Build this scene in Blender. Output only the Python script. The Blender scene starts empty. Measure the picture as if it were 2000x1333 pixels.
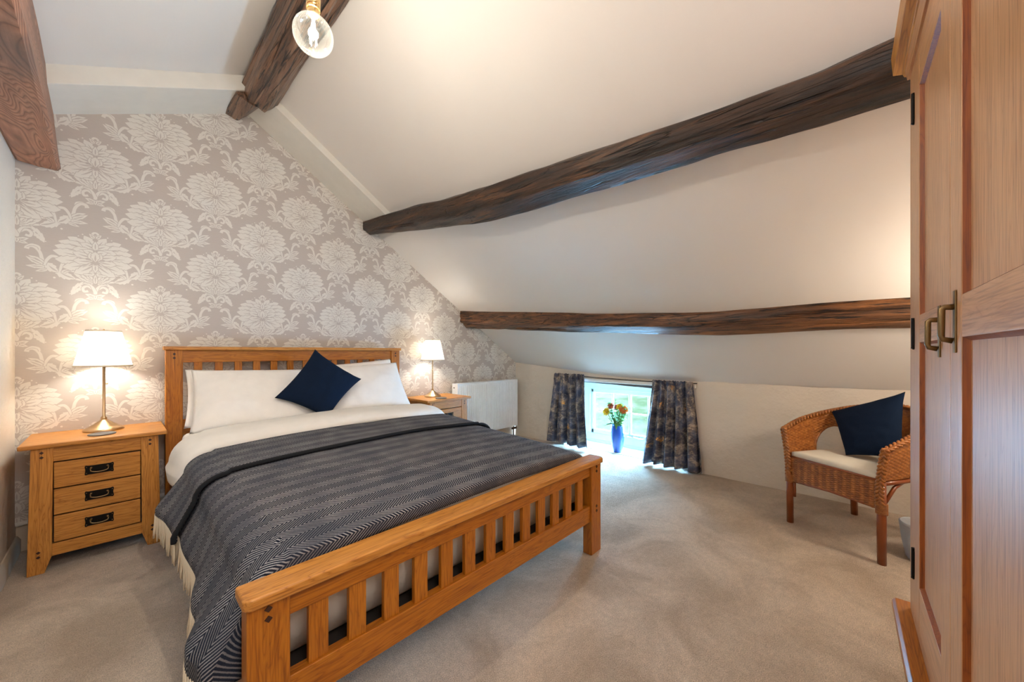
import bpy, bmesh, math, random
import numpy as np
from mathutils import Vector, Matrix, noise
random.seed(7)
PI = math.pi
sc = bpy.context.scene
COL = sc.collection

# ------------------------------------------------------------------ camera, sky, lights, exposure
cam_d = bpy.data.cameras.new('camera'); cam = bpy.data.objects.new('camera', cam_d); COL.objects.link(cam)
cam_d.sensor_width = 36.0; cam_d.lens = 724.0 / 2000 * 36.0
cam_d.shift_y = (687.4 - 666.5) / 2000
cam_d.clip_start = 0.02
cam.location = (0, 0, 1.10)
YAW = 0.7555
cam.rotation_euler = (PI / 2, 0, YAW - PI / 2)
sc.camera = cam

sc.view_settings.view_transform = 'Standard'
sc.view_settings.look = 'None'
sc.view_settings.gamma = 1.0
sc.view_settings.use_curve_mapping = False
sc.view_settings.exposure = 0.68

world = bpy.data.worlds.new('sky'); sc.world = world; world.use_nodes = True
bgn = world.node_tree.nodes['Background']
bgn.inputs[0].default_value = (0.36, 0.62, 1.0, 1); bgn.inputs[1].default_value = 24.0
sc.cycles.max_bounces = 8
sc.cycles.diffuse_bounces = 5
sc.cycles.transparent_max_bounces = 16
sc.cycles.sample_clamp_indirect = 30.0
sc.cycles.caustics_reflective = False
sc.cycles.caustics_refractive = False

def light(name, kind, loc, power, color, size=0.1, rot=(0, 0, 0), size_y=None, portal=False, spread=None):
    d = bpy.data.lights.new(name, kind); o = bpy.data.objects.new(name, d); COL.objects.link(o)
    o.location = loc; o.rotation_euler = rot; d.energy = power; d.color = color
    if kind == 'AREA':
        d.shape = 'RECTANGLE'; d.size = size; d.size_y = size_y or size
        if spread: d.spread = spread
        if portal: d.cycles.is_portal = True
    elif kind in ('POINT', 'SPOT'):
        d.shadow_soft_size = size
    return o
# soft fill light added behind the camera, a lamp behind the wardrobe, window portal
light('fill_light_behind', 'AREA', (0.30, -0.66, 2.05), 26, (1.0, 0.95, 0.91), 1.1, (math.radians(58), 0, math.radians(-30)), 0.9)
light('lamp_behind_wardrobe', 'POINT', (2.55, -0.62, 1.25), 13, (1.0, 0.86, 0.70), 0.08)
light('added_daylight', 'AREA', (4.13, 1.9, 0.30), 48, (0.30, 0.58, 1.0), 0.40, (0, math.radians(124), 0), 1.1, spread=math.radians(115))  # blue area lamp added outside the glass, aimed up to strengthen the daylight
light('added_daylight_low', 'AREA', (4.16, 1.9, 0.55), 135, (0.26, 0.55, 1.0), 0.28, (0, math.radians(58), 0), 1.1)  # second added lamp outside the glass, aimed down at sill and carpet
light('window_portal', 'AREA', (4.06, 1.9, 0.4), 1, (1, 1, 1), 1.15, (0, PI / 2, 0), 0.7, portal=True)
bpy.data.objects['window_portal'].rotation_euler = (0, PI / 2, 0)
sun = light('sun', 'SUN', (8, 4, 6), 0.6, (1.0, 0.96, 0.88)); sun.rotation_euler = (math.radians(35), math.radians(-20), 0)
sun.data.angle = 0.02

# ------------------------------------------------------------------ helpers
def tag(o, label=None, cat=None, group=None, kind=None):
    if label: o['label'] = label
    if cat: o['category'] = cat
    if group: o['group'] = group
    if kind: o['kind'] = kind
    return o

def thing(name, label, cat, loc=(0, 0, 0), rotz=0.0, group=None):
    o = bpy.data.objects.new(name, None); COL.objects.link(o)
    o.location = loc; o.rotation_euler = (0, 0, rotz); o.empty_display_size = 0.05
    return tag(o, label, cat, group)

class MB:
    def __init__(s): s.v = []; s.f = []; s.uv = {}
    def add(s, vs, fs):
        n = len(s.v); s.v.extend([tuple(p) for p in vs]); s.f.extend([tuple(i + n for i in f) for f in fs]); return s
    def box(s, x0, x1, y0, y1, z0, z1):
        vs = [(x0, y0, z0), (x1, y0, z0), (x1, y1, z0), (x0, y1, z0), (x0, y0, z1), (x1, y0, z1), (x1, y1, z1), (x0, y1, z1)]
        return s.add(vs, [(0, 3, 2, 1), (4, 5, 6, 7), (0, 1, 5, 4), (1, 2, 6, 5), (2, 3, 7, 6), (3, 0, 4, 7)])
    def prism(s, poly, axis, a0, a1):
        # poly: list of 2-D points in the plane perpendicular to axis
        def P(p, a):
            if axis == 'x': return (a, p[0], p[1])
            if axis == 'y': return (p[0], a, p[1])
            return (p[0], p[1], a)
        n = len(poly)
        vs = [P(p, a0) for p in poly] + [P(p, a1) for p in poly]
        fs = [tuple(range(n)), tuple(range(2 * n - 1, n - 1, -1))]
        fs += [(i, i + n, (i + 1) % n + n, (i + 1) % n) for i in range(n)]
        return s.add(vs, fs)
    def lathe(s, prof, seg=32, c=(0, 0, 0), cap=True):
        n = len(prof); vs = []; fs = []
        for (r, z) in prof:
            for k in range(seg):
                a = 2 * PI * k / seg; vs.append((c[0] + r * math.cos(a), c[1] + r * math.sin(a), c[2] + z))
        for i in range(n - 1):
            for k in range(seg):
                k2 = (k + 1) % seg; fs.append((i * seg + k, i * seg + k2, (i + 1) * seg + k2, (i + 1) * seg + k))
        if cap:
            fs.append(tuple(range(seg - 1, -1, -1))); fs.append(tuple((n - 1) * seg + k for k in range(seg)))
        return s.add(vs, fs)
    def tube(s, pts, rad, seg=8, cap=True):
        pts = [Vector(p) for p in pts]; n = len(pts); vs = []; fs = []
        if not hasattr(rad, '__len__'): rad = [rad] * n
        prev = None
        for i in range(n):
            t = (pts[min(i + 1, n - 1)] - pts[max(i - 1, 0)]).normalized()
            if prev is None:
                up = Vector((0, 0, 1)) if abs(t.z) < 0.9 else Vector((1, 0, 0))
                nrm = t.cross(up).normalized()
            else:
                nrm = (prev - t * prev.dot(t)).normalized()
            prev = nrm; b = t.cross(nrm)
            for k in range(seg):
                a = 2 * PI * k / seg
                vs.append(pts[i] + (nrm * math.cos(a) + b * math.sin(a)) * rad[i])
        for i in range(n - 1):
            for k in range(seg):
                k2 = (k + 1) % seg; fs.append((i * seg + k, i * seg + k2, (i + 1) * seg + k2, (i + 1) * seg + k))
        if cap:
            fs.append(tuple(range(seg - 1, -1, -1))); fs.append(tuple((n - 1) * seg + k for k in range(seg)))
        return s.add(vs, fs)
    def grid(s, P, uvs=None, close=False):
        # P: 2-D list of points
        r = len(P); c = len(P[0]); n0 = len(s.v)
        vs = [p for row in P for p in row]; fs = []
        for i in range(r - 1):
            for j in range(c - 1):
                fs.append((i * c + j, i * c + j + 1, (i + 1) * c + j + 1, (i + 1) * c + j))
        s.add(vs, fs)
        if uvs:
            for i in range(r):
                for j in range(c): s.uv[n0 + i * c + j] = uvs[i][j]
        return s
    def mesh(s, name, smooth=False):
        me = bpy.data.meshes.new(name); me.from_pydata([tuple(v) for v in s.v], [], s.f); me.update()
        if s.uv:
            l = me.uv_layers.new(name='UVMap')
            for lp in me.loops: l.data[lp.index].uv = s.uv.get(lp.vertex_index, (0, 0))
        if smooth: me.polygons.foreach_set('use_smooth', [True] * len(me.polygons))
        return me
    def build(s, name, mat, parent=None, bevel=0, smooth=False, seg=2, sharp=None):
        me = s.mesh(name, smooth or bevel > 0)
        bm = bmesh.new(); bm.from_mesh(me); bmesh.ops.recalc_face_normals(bm, faces=bm.faces); bm.to_mesh(me); bm.free()
        if mat: me.materials.append(mat)
        o = bpy.data.objects.new(name, me); COL.objects.link(o)
        if parent: o.parent = parent
        if bevel:
            m = o.modifiers.new('bevel', 'BEVEL'); m.width = bevel; m.segments = seg; m.limit_method = 'ANGLE'; m.angle_limit = math.radians(35)
            w = o.modifiers.new('wn', 'WEIGHTED_NORMAL'); w.keep_sharp = False
        elif sharp:
            me.set_sharp_from_angle(angle=math.radians(sharp))
        return o

def copy_tree(o, parent=None):
    c = o.copy(); COL.objects.link(c)
    if parent: c.parent = parent
    for ch in list(o.children): copy_tree(ch, c)
    return c

def interp(x, xs, ys):
    return float(np.interp(x, xs, ys))

# ------------------------------------------------------------------ materials
def newmat(name):
    m = bpy.data.materials.new(name); m.use_nodes = True
    nt = m.node_tree; b = nt.nodes['Principled BSDF']
    return m, nt, b
def N(nt, t, **kw):
    n = nt.nodes.new(t)
    for k, v in kw.items():
        if k.startswith('i_'):
            key = k[2:]
            key = int(key) if key.isdigit() else key
            n.inputs[key].default_value = v
        else: setattr(n, k, v)
    return n
def L(nt, a, b): nt.links.new(a, b)
def math_(nt, op, a, b=None, c=None, clamp=False):
    n = nt.nodes.new('ShaderNodeMath'); n.operation = op; n.use_clamp = clamp
    for i, x in enumerate((a, b, c)):
        if x is None: continue
        if hasattr(x, 'is_output'): nt.links.new(x, n.inputs[i])
        else: n.inputs[i].default_value = x
    return n.outputs[0]
def mixc(nt, fac, a, b, mode='MIX'):
    n = nt.nodes.new('ShaderNodeMix'); n.data_type = 'RGBA'; n.blend_type = mode
    for i, x in ((0, fac), (6, a), (7, b)):
        if hasattr(x, 'is_output'): nt.links.new(x, n.inputs[i])
        else: n.inputs[i].default_value = x
    return n.outputs[2]
def ramp(nt, fac, stops):
    n = nt.nodes.new('ShaderNodeValToRGB'); cr = n.color_ramp
    while len(cr.elements) < len(stops): cr.elements.new(0.5)
    for e, (p, c) in zip(cr.elements, stops):
        e.position = p; e.color = c if len(c) == 4 else (*c, 1)
    nt.links.new(fac, n.inputs[0]); return n.outputs[0]
def noise_(nt, vec, scale, detail=4, rough=0.5, dist=0.0):
    n = nt.nodes.new('ShaderNodeTexNoise'); n.inputs['Scale'].default_value = scale
    n.inputs['Detail'].default_value = detail; n.inputs['Roughness'].default_value = rough; n.inputs['Distortion'].default_value = dist
    nt.links.new(vec, n.inputs['Vector']); return n.outputs['Fac']
def objco(nt): return nt.nodes.new('ShaderNodeTexCoord').outputs['Object']
def mapping(nt, vec, scale=(1, 1, 1), loc=(0, 0, 0), rot=(0, 0, 0)):
    n = nt.nodes.new('ShaderNodeMapping'); n.inputs['Scale'].default_value = scale; n.inputs['Location'].default_value = loc
    n.inputs['Rotation'].default_value = rot; nt.links.new(vec, n.inputs['Vector']); return n.outputs[0]
def bump(nt, b, h, strength, dist=0.01):
    n = nt.nodes.new('ShaderNodeBump'); n.inputs['Strength'].default_value = strength; n.inputs['Distance'].default_value = dist
    nt.links.new(h, n.inputs['Height']); nt.links.new(n.outputs[0], b.inputs['Normal'])
def rgb(r, g, b):  # sRGB 0..255 -> linear
    f = lambda c: (c / 255 / 12.92) if c <= 10 else ((c / 255 + 0.055) / 1.055) ** 2.4
    return (f(r), f(g), f(b), 1)

def oak(name, axis, dark, mid, light_, rough=0.42, coat=0.10):
    m, nt, b = newmat(name); co = objco(nt)
    oi = nt.nodes.new('ShaderNodeObjectInfo')
    off = N(nt, 'ShaderNodeVectorMath', operation='SCALE'); cmb = N(nt, 'ShaderNodeCombineXYZ')
    for i in range(3): L(nt, oi.outputs['Random'], cmb.inputs[i])
    L(nt, cmb.outputs[0], off.inputs[0]); off.inputs['Scale'].default_value = 7.0
    add = N(nt, 'ShaderNodeVectorMath', operation='ADD'); L(nt, co, add.inputs[0]); L(nt, off.outputs[0], add.inputs[1])
    v = add.outputs[0]
    lo = 0.9
    s1 = {'x': (lo, 9, 9), 'y': (9, lo, 9), 'z': (9, 9, lo)}[axis]
    s2 = {'x': (7, 240, 240), 'y': (240, 7, 240), 'z': (240, 240, 7)}[axis]
    g = noise_(nt, mapping(nt, v, s1), 2.2, 3, 0.5, 0.6)
    rings = math_(nt, 'FRACT', math_(nt, 'MULTIPLY', g, 13.0))
    rr = math_(nt, 'ABSOLUTE', math_(nt, 'SUBTRACT', rings, 0.5))
    rr = math_(nt, 'MULTIPLY', rr, 2.0)
    fine = noise_(nt, mapping(nt, v, s2), 1.0, 3, 0.6)
    big = noise_(nt, mapping(nt, v, s1), 0.8, 2)
    c = ramp(nt, rr, [(0.0, dark), (0.22, mid), (1.0, light_)])
    c = mixc(nt, 0.42, c, ramp(nt, big, [(0.35, mid), (0.65, light_)]))
    fr = ramp(nt, fine, [(0.36, (0.50, 0.38, 0.28, 1)), (0.52, (1, 1, 1, 1))])
    c = mixc(nt, 0.60, c, fr, 'MULTIPLY')
    L(nt, c, b.inputs['Base Color']); b.inputs['Roughness'].default_value = rough
    b.inputs['Coat Weight'].default_value = coat; b.inputs['Coat Roughness'].default_value = 0.3
    bump(nt, b, fine, 0.12, 0.002)
    return m
O1 = (rgb(128, 66, 8), rgb(166, 96, 14), rgb(186, 116, 26))
OAK = {a: oak('honey_oak_' + a, a, *O1) for a in 'xyz'}
O1b = (rgb(142, 80, 22), rgb(190, 126, 50), rgb(206, 144, 68))
PALE = {a: oak('pale_oak_' + a, a, *O1b) for a in 'xyz'}
O2 = (rgb(172, 114, 64), rgb(196, 142, 94), rgb(206, 156, 110))
WOAK = {a: oak('wardrobe_oak_' + a, a, *O2, rough=0.38, coat=0.15) for a in 'xyz'}
OREV = oak('reveal_oak', 'z', rgb(116, 54, 8), rgb(142, 70, 12), rgb(160, 84, 20))

def plain(name, color, rough=0.5, metal=0.0, bumps=None, **kw):
    m, nt, b = newmat(name); b.inputs['Base Color'].default_value = color
    b.inputs['Roughness'].default_value = rough; b.inputs['Metallic'].default_value = metal
    co = objco(nt)
    n = noise_(nt, co, 14, 3)
    c = mixc(nt, n, tuple(x * 0.93 for x in color[:3]) + (1,), tuple(min(1, x * 1.05) for x in color[:3]) + (1,))
    L(nt, c, b.inputs['Base Color'])
    if bumps:
        bump(nt, b, noise_(nt, co, bumps[0], 5, 0.6), bumps[1], bumps[2] if len(bumps) > 2 else 0.01)
    for k, v in kw.items(): b.inputs[k.replace('_', ' ')].default_value = v
    return m

def plaster(name, color, bscale=3.0, bstr=0.25):
    m, nt, b = newmat(name); co = objco(nt)
    n = noise_(nt, co, 1.3, 3); c = mixc(nt, n, tuple(x * 0.96 for x in color[:3]) + (1,), color)
    L(nt, c, b.inputs['Base Color']); b.inputs['Roughness'].default_value = 0.75
    h = math_(nt, 'ADD', noise_(nt, co, bscale, 4, 0.5), math_(nt, 'MULTIPLY', noise_(nt, co, 60, 3), 0.12))
    bump(nt, b, h, bstr, 0.02)
    return m
CEIL = plaster('ceiling_plaster', (0.77, 0.735, 0.695, 1), 1.6, 0.22)
WALLP = plaster('wall_plaster', (0.74, 0.67, 0.575, 1), 6.0, 0.9)
WHITE_PAINT = plain('white_gloss_paint', (0.82, 0.80, 0.74, 1), 0.35)
TRIMW = plain('trim_paint', (0.74, 0.72, 0.66, 1), 0.45)
SKIRT = plain('skirting_paint', (0.62, 0.52, 0.40, 1), 0.5)
WINP = plain('window_paint', (0.55, 0.60, 0.56, 1), 0.35)
BLACK_METAL = plain('black_iron', (0.012, 0.010, 0.009, 1), 0.35, 0.7)
ANTIQUE = plain('antique_brass', (0.24, 0.16, 0.075, 1), 0.32, 0.9)
BRASS = plain('brushed_brass', (0.62, 0.44, 0.25, 1), 0.3, 1.0)
GOLD = plain('gold_brass', (0.80, 0.58, 0.26, 1), 0.22, 1.0)
PEG = plain('dark_peg', (0.045, 0.014, 0.006, 1), 0.5)
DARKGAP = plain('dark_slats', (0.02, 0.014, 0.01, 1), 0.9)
SLATE = plain('slate_coaster', (0.16, 0.15, 0.15, 1), 0.7, bumps=(60, .3, .002))
RADW = plain('radiator_enamel', (0.84, 0.87, 0.90, 1), 0.28)
LINEN = plain('white_cotton', (0.82, 0.79, 0.74, 1), 0.8, bumps=(5, .25, .02))
PILLOWM = plain('pillow_cotton', (0.86, 0.835, 0.80, 1), 0.8, bumps=(6, .35, .02))
CREAMC = plain('cream_cushion', (0.72, 0.68, 0.58, 1), 0.85)
WOOLW = plain('cream_wool', (0.72, 0.62, 0.47, 1), 0.95)
WOOLK = plain('black_wool', (0.006, 0.007, 0.010, 1), 0.95)
POTM = plain('grey_felt', (0.42, 0.44, 0.47, 1), 0.9, bumps=(90, .5, .004))

def navy():
    m, nt, b = newmat('navy_linen'); co = objco(nt)
    n = noise_(nt, co, 350, 2); n2 = noise_(nt, co, 9, 3)
    c = mixc(nt, n, (0.0025, 0.007, 0.020, 1), (0.007, 0.018, 0.045, 1)); L(nt, c, b.inputs['Base Color'])
    b.inputs['Roughness'].default_value = 0.95; b.inputs['Specular IOR Level'].default_value = 0.15
    bump(nt, b, math_(nt, 'ADD', math_(nt, 'MULTIPLY', n, 0.2), n2), 0.3, 0.01); return m
NAVY = navy()

def carpet():
    m, nt, b = newmat('carpet_pile'); co = objco(nt)
    big = noise_(nt, co, 2.6, 5, 0.62, 0.6); fine = noise_(nt, co, 260, 3, 0.7); mid = noise_(nt, co, 45, 4, 0.7)
    c = mixc(nt, ramp(nt, big, [(0.38, (0, 0, 0, 1)), (0.62, (1, 1, 1, 1))]), (0.50, 0.385, 0.275, 1), (0.72, 0.585, 0.45, 1))
    c = mixc(nt, 0.75, c, ramp(nt, fine, [(0.32, (0.45, 0.42, 0.4, 1)), (0.62, (1.25, 1.25, 1.25, 1))]), 'MULTIPLY')
    c = mixc(nt, 0.5, c, ramp(nt, mid, [(0.3, (0.75, 0.74, 0.72, 1)), (0.65, (1.15, 1.15, 1.15, 1))]), 'MULTIPLY')
    L(nt, c, b.inputs['Base Color']); b.inputs['Roughness'].default_value = 1.0; b.inputs['Sheen Weight'].default_value = 0.25
    b.inputs['Specular IOR Level'].default_value = 0.1
    h = math_(nt, 'ADD', fine, math_(nt, 'MULTIPLY', mid, 1.2)); bump(nt, b, h, 0.9, 0.008); return m
CARPET = carpet()

def old_beam(name, axis, c0, c1, c2, rough=0.42):
    m, nt, b = newmat(name); co = objco(nt)
    s1 = {'y': (14, 1.2, 14), 'x': (1.2, 14, 14)}[axis]; s2 = {'y': (60, 3.5, 60), 'x': (3.5, 60, 60)}[axis]
    a = noise_(nt, mapping(nt, co, s1), 1.0, 6, 0.65, 0.8); f = noise_(nt, mapping(nt, co, s2), 1.0, 5, 0.7, 0.3)
    sp = noise_(nt, mapping(nt, co, {'y': (5, 2, 5), 'x': (2, 5, 5)}[axis]), 1.0, 4, 0.6)
    c = ramp(nt, a, [(0.33, c0), (0.52, c1), (0.72, c2)])
    c = mixc(nt, ramp(nt, f, [(0.38, (1, 1, 1, 1)), (0.48, (0, 0, 0, 1))]), c, (0.008, 0.005, 0.004, 1))
    c = mixc(nt, ramp(nt, sp, [(0.56, (0, 0, 0, 1)), (0.7, (0.35, 0.35, 0.35, 1))]), c, (0.09, 0.065, 0.045, 1))
    L(nt, c, b.inputs['Base Color'])
    b.inputs['Roughness'].default_value = rough; b.inputs['Coat Weight'].default_value = 0.25; b.inputs['Coat Roughness'].default_value = 0.35
    cr = noise_(nt, mapping(nt, co, {'y': (26, .9, 26), 'x': (.9, 26, 26)}[axis], (2, 1, 5)), 1.0, 2, 0.4, 0.3)
    ck = ramp(nt, math_(nt, 'ABSOLUTE', math_(nt, 'SUBTRACT', cr, 0.5)), [(0.0, (0, 0, 0, 1)), (0.018, (1, 1, 1, 1))])
    L(nt, mixc(nt, 0.75, c, ck, 'MULTIPLY'), b.inputs['Base Color'])
    bump(nt, b, math_(nt, 'ADD', math_(nt, 'ADD', math_(nt, 'MULTIPLY', f, 0.9), a), ck), 0.9, 0.014); return m
BEAM = old_beam('old_dark_beam', 'y', (0.010, 0.005, 0.003, 1), (0.048, 0.021, 0.009, 1), (0.20, 0.085, 0.030, 1))
BEAM2 = old_beam('old_red_beam', 'y', (0.045, 0.020, 0.010, 1), (0.17, 0.070, 0.026, 1), (0.36, 0.15, 0.05, 1))
BEAMR = old_beam('old_ridge_beam', 'y', (0.07, 0.032, 0.016, 1), (0.22, 0.11, 0.06, 1), (0.42, 0.24, 0.14, 1), 0.35)

def beam_sawn():
    m, nt, b = newmat('sawn_brown_beam'); co = objco(nt)
    v = mapping(nt, co, (7, 1.5, 7)); g = noise_(nt, v, 0.75, 2, 0.4, 0.5)
    rings = math_(nt, 'ABSOLUTE', math_(nt, 'SUBTRACT', math_(nt, 'FRACT', math_(nt, 'MULTIPLY', g, 50.0)), 0.5))
    c = ramp(nt, rings, [(0.0, rgb(112, 74, 54)), (0.12, rgb(150, 102, 78)), (0.5, rgb(174, 124, 98))])
    f = noise_(nt, mapping(nt, co, (60, 6, 60)), 1, 4)
    c = mixc(nt, 0.35, c, ramp(nt, f, [(0.35, (0.5, 0.45, 0.42, 1)), (0.6, (1.15, 1.15, 1.15, 1))]), 'MULTIPLY')
    big = noise_(nt, co, 3.5, 4, 0.6)
    c = mixc(nt, ramp(nt, big, [(0.54, (0, 0, 0, 1)), (0.72, (0.6, 0.6, 0.6, 1))]), c, (0.12, 0.085, 0.07, 1))
    L(nt, c, b.inputs['Base Color']); b.inputs['Roughness'].default_value = 0.5
    bump(nt, b, math_(nt, 'ADD', rings, f), 0.35, 0.005); return m
BEAML = beam_sawn()

def herring():
    m, nt, b = newmat('herringbone_wool'); uv = nt.nodes.new('ShaderNodeTexCoord').outputs['UV']
    s = N(nt, 'ShaderNodeSeparateXYZ'); L(nt, uv, s.inputs[0]); u, v = s.outputs[0], s.outputs[1]
    wob = noise_(nt, mapping(nt, uv, (1, 1, 1)), 14, 3)
    bw = 0.047
    tri = math_(nt, 'PINGPONG', v, bw)
    ph = math_(nt, 'ADD', math_(nt, 'MULTIPLY', tri, 1.25), u)
    ph = math_(nt, 'ADD', ph, math_(nt, 'MULTIPLY', wob, 0.006))
    st = math_(nt, 'FRACT', math_(nt, 'DIVIDE', ph, 0.0122))
    st = math_(nt, 'ABSOLUTE', math_(nt, 'SUBTRACT', st, 0.5))
    fz = noise_(nt, uv, 420, 3, 0.7)
    st = math_(nt, 'ADD', st, math_(nt, 'MULTIPLY', math_(nt, 'SUBTRACT', fz, 0.5), 0.35))
    k = ramp(nt, st, [(0.25, (0, 0, 0, 1)), (0.36, (1, 1, 1, 1))])
    blue = noise_(nt, uv, 60, 4, 0.7)
    dk = mixc(nt, blue, (0.006, 0.007, 0.012, 1), (0.018, 0.024, 0.045, 1))
    lt = mixc(nt, blue, (0.26, 0.275, 0.32, 1), (0.52, 0.49, 0.46, 1))
    par = math_(nt, 'GREATER_THAN', math_(nt, 'FRACT', math_(nt, 'DIVIDE', v, 2 * bw)), 0.5)
    patch = ramp(nt, noise_(nt, uv, 7, 4, 0.6), [(0.40, (0, 0, 0, 1)), (0.62, (1, 1, 1, 1))])
    kk = math_(nt, 'MULTIPLY', k, math_(nt, 'SUBTRACT', 1.0, math_(nt, 'MULTIPLY', math_(nt, 'ADD', math_(nt, 'MULTIPLY', par, 0.30), math_(nt, 'MULTIPLY', patch, 0.25)), 1.0)))
    c = mixc(nt, kk, dk, lt); c = mixc(nt, math_(nt, 'MULTIPLY', patch, 0.30), c, (0.055, 0.066, 0.095, 1)); L(nt, c, b.inputs['Base Color'])
    b.inputs['Roughness'].default_value = 1.0; b.inputs['Sheen Weight'].default_value = 0.0; b.inputs['Specular IOR Level'].default_value = 0.1
    bump(nt, b, math_(nt, 'ADD', fz, k), 0.4, 0.003); return m
HERR = herring()

def curtain_mat():
    m, nt, b = newmat('marbled_curtain'); co = nt.nodes.new('ShaderNodeTexCoord').outputs['UV']
    a = noise_(nt, co, 11, 8, 0.70, 0.5); a2 = noise_(nt, mapping(nt, co, (1, 1, 1), (3, 5, 0)), 60, 6, 0.7, 0.5)
    big = noise_(nt, mapping(nt, co, (1, .6, 1), (7, 1, 0)), 9, 4, 0.6)
    c = ramp(nt, a, [(0.40, (0.022, 0.026, 0.055, 1)), (0.49, (0.12, 0.11, 0.12, 1)), (0.60, (0.52, 0.43, 0.33, 1))])
    c = mixc(nt, ramp(nt, a2, [(0.45, (0, 0, 0, 1)), (0.62, (0.7, 0.7, 0.7, 1))]), c, (0.022, 0.026, 0.055, 1))
    c = mixc(nt, ramp(nt, big, [(0.45, (0, 0, 0, 1)), (0.65, (0.5, 0.5, 0.5, 1))]), c, (0.12, 0.17, 0.30, 1))
    vo = N(nt, 'ShaderNodeTexVoronoi'); vo.inputs['Scale'].default_value = 6.5
    L(nt, mixc(nt, 0.06, co, N(nt, 'ShaderNodeTexNoise', i_Scale=40).outputs['Color']), vo.inputs['Vector'])
    vsep = N(nt, 'ShaderNodeSeparateColor'); L(nt, vo.outputs['Color'], vsep.inputs[0])
    vd = math_(nt, 'ADD', math_(nt, 'ADD', vo.outputs['Distance'], math_(nt, 'MULTIPLY', math_(nt, 'GREATER_THAN', vsep.outputs[0], 0.55), 1.0)), math_(nt, 'MULTIPLY', math_(nt, 'SUBTRACT', a2, 0.5), 0.9))
    gold = ramp(nt, vd, [(0.10, (1, 1, 1, 1)), (0.14, (0, 0, 0, 1))])
    gn = ramp(nt, noise_(nt, co, 60, 4, 0.7), [(0.42, (0, 0, 0, 1)), (0.5, (1, 1, 1, 1))])
    g = mixc(nt, 1.0, gold, gn, 'MULTIPLY')
    c = mixc(nt, g, c, (0.95, 0.48, 0.12, 1)); L(nt, c, b.inputs['Base Color'])
    mt = N(nt, 'ShaderNodeRGBToBW'); L(nt, g, mt.inputs[0]); L(nt, math_(nt, 'MULTIPLY', mt.outputs[0], 0.6), b.inputs['Metallic'])
    b.inputs['Roughness'].default_value = 0.55; bump(nt, b, a2, 0.15, 0.003); return m
CURT = curtain_mat()

def wicker(name, axis='uv'):
    m, nt, b = newmat(name); co = objco(nt)
    n = noise_(nt, co, 60, 4, 0.6); n2 = noise_(nt, mapping(nt, co, (1, 1, 3)), 12, 3)
    c = ramp(nt, n, [(0.3, rgb(108, 56, 20)), (0.55, rgb(168, 102, 44)), (0.75, rgb(208, 146, 78))])
    c = mixc(nt, 0.4, c, ramp(nt, n2, [(0.3, rgb(116, 62, 24)), (0.7, rgb(190, 126, 62))]))
    L(nt, c, b.inputs['Base Color']); b.inputs['Roughness'].default_value = 0.38; b.inputs['Coat Weight'].default_value = 0.2
    bump(nt, b, n, 0.3, 0.002); return m
WICK = wicker('wicker_cane')
WICK2 = wicker('wicker_apron_cane')
def stakes(m):
    nt = m.node_tree; b = nt.nodes['Principled BSDF']; src = b.inputs['Base Color'].links[0].from_socket; co = objco(nt)
    s = N(nt, 'ShaderNodeSeparateXYZ'); L(nt, co, s.inputs[0]); w = math_(nt, 'PINGPONG', s.outputs[0], 0.0215)
    k = ramp(nt, math_(nt, 'DIVIDE', w, 0.0215), [(0.30, (0.78, 0.75, 0.70, 1)), (0.8, (1.2, 1.2, 1.15, 1))])
    r = math_(nt, 'PINGPONG', s.outputs[2], 0.0034); k2 = ramp(nt, math_(nt, 'DIVIDE', r, 0.0034), [(0.15, (0.45, 0.40, 0.35, 1)), (0.6, (1.1, 1.1, 1.1, 1))])
    L(nt, mixc(nt, 1.0, mixc(nt, 1.0, src, k, 'MULTIPLY'), k2, 'MULTIPLY'), b.inputs['Base Color'])
stakes(WICK2)
CANE = plain('cane_pole', rgb(132, 66, 26), 0.32, bumps=(30, .1, .002), Coat_Weight=0.3)

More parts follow.
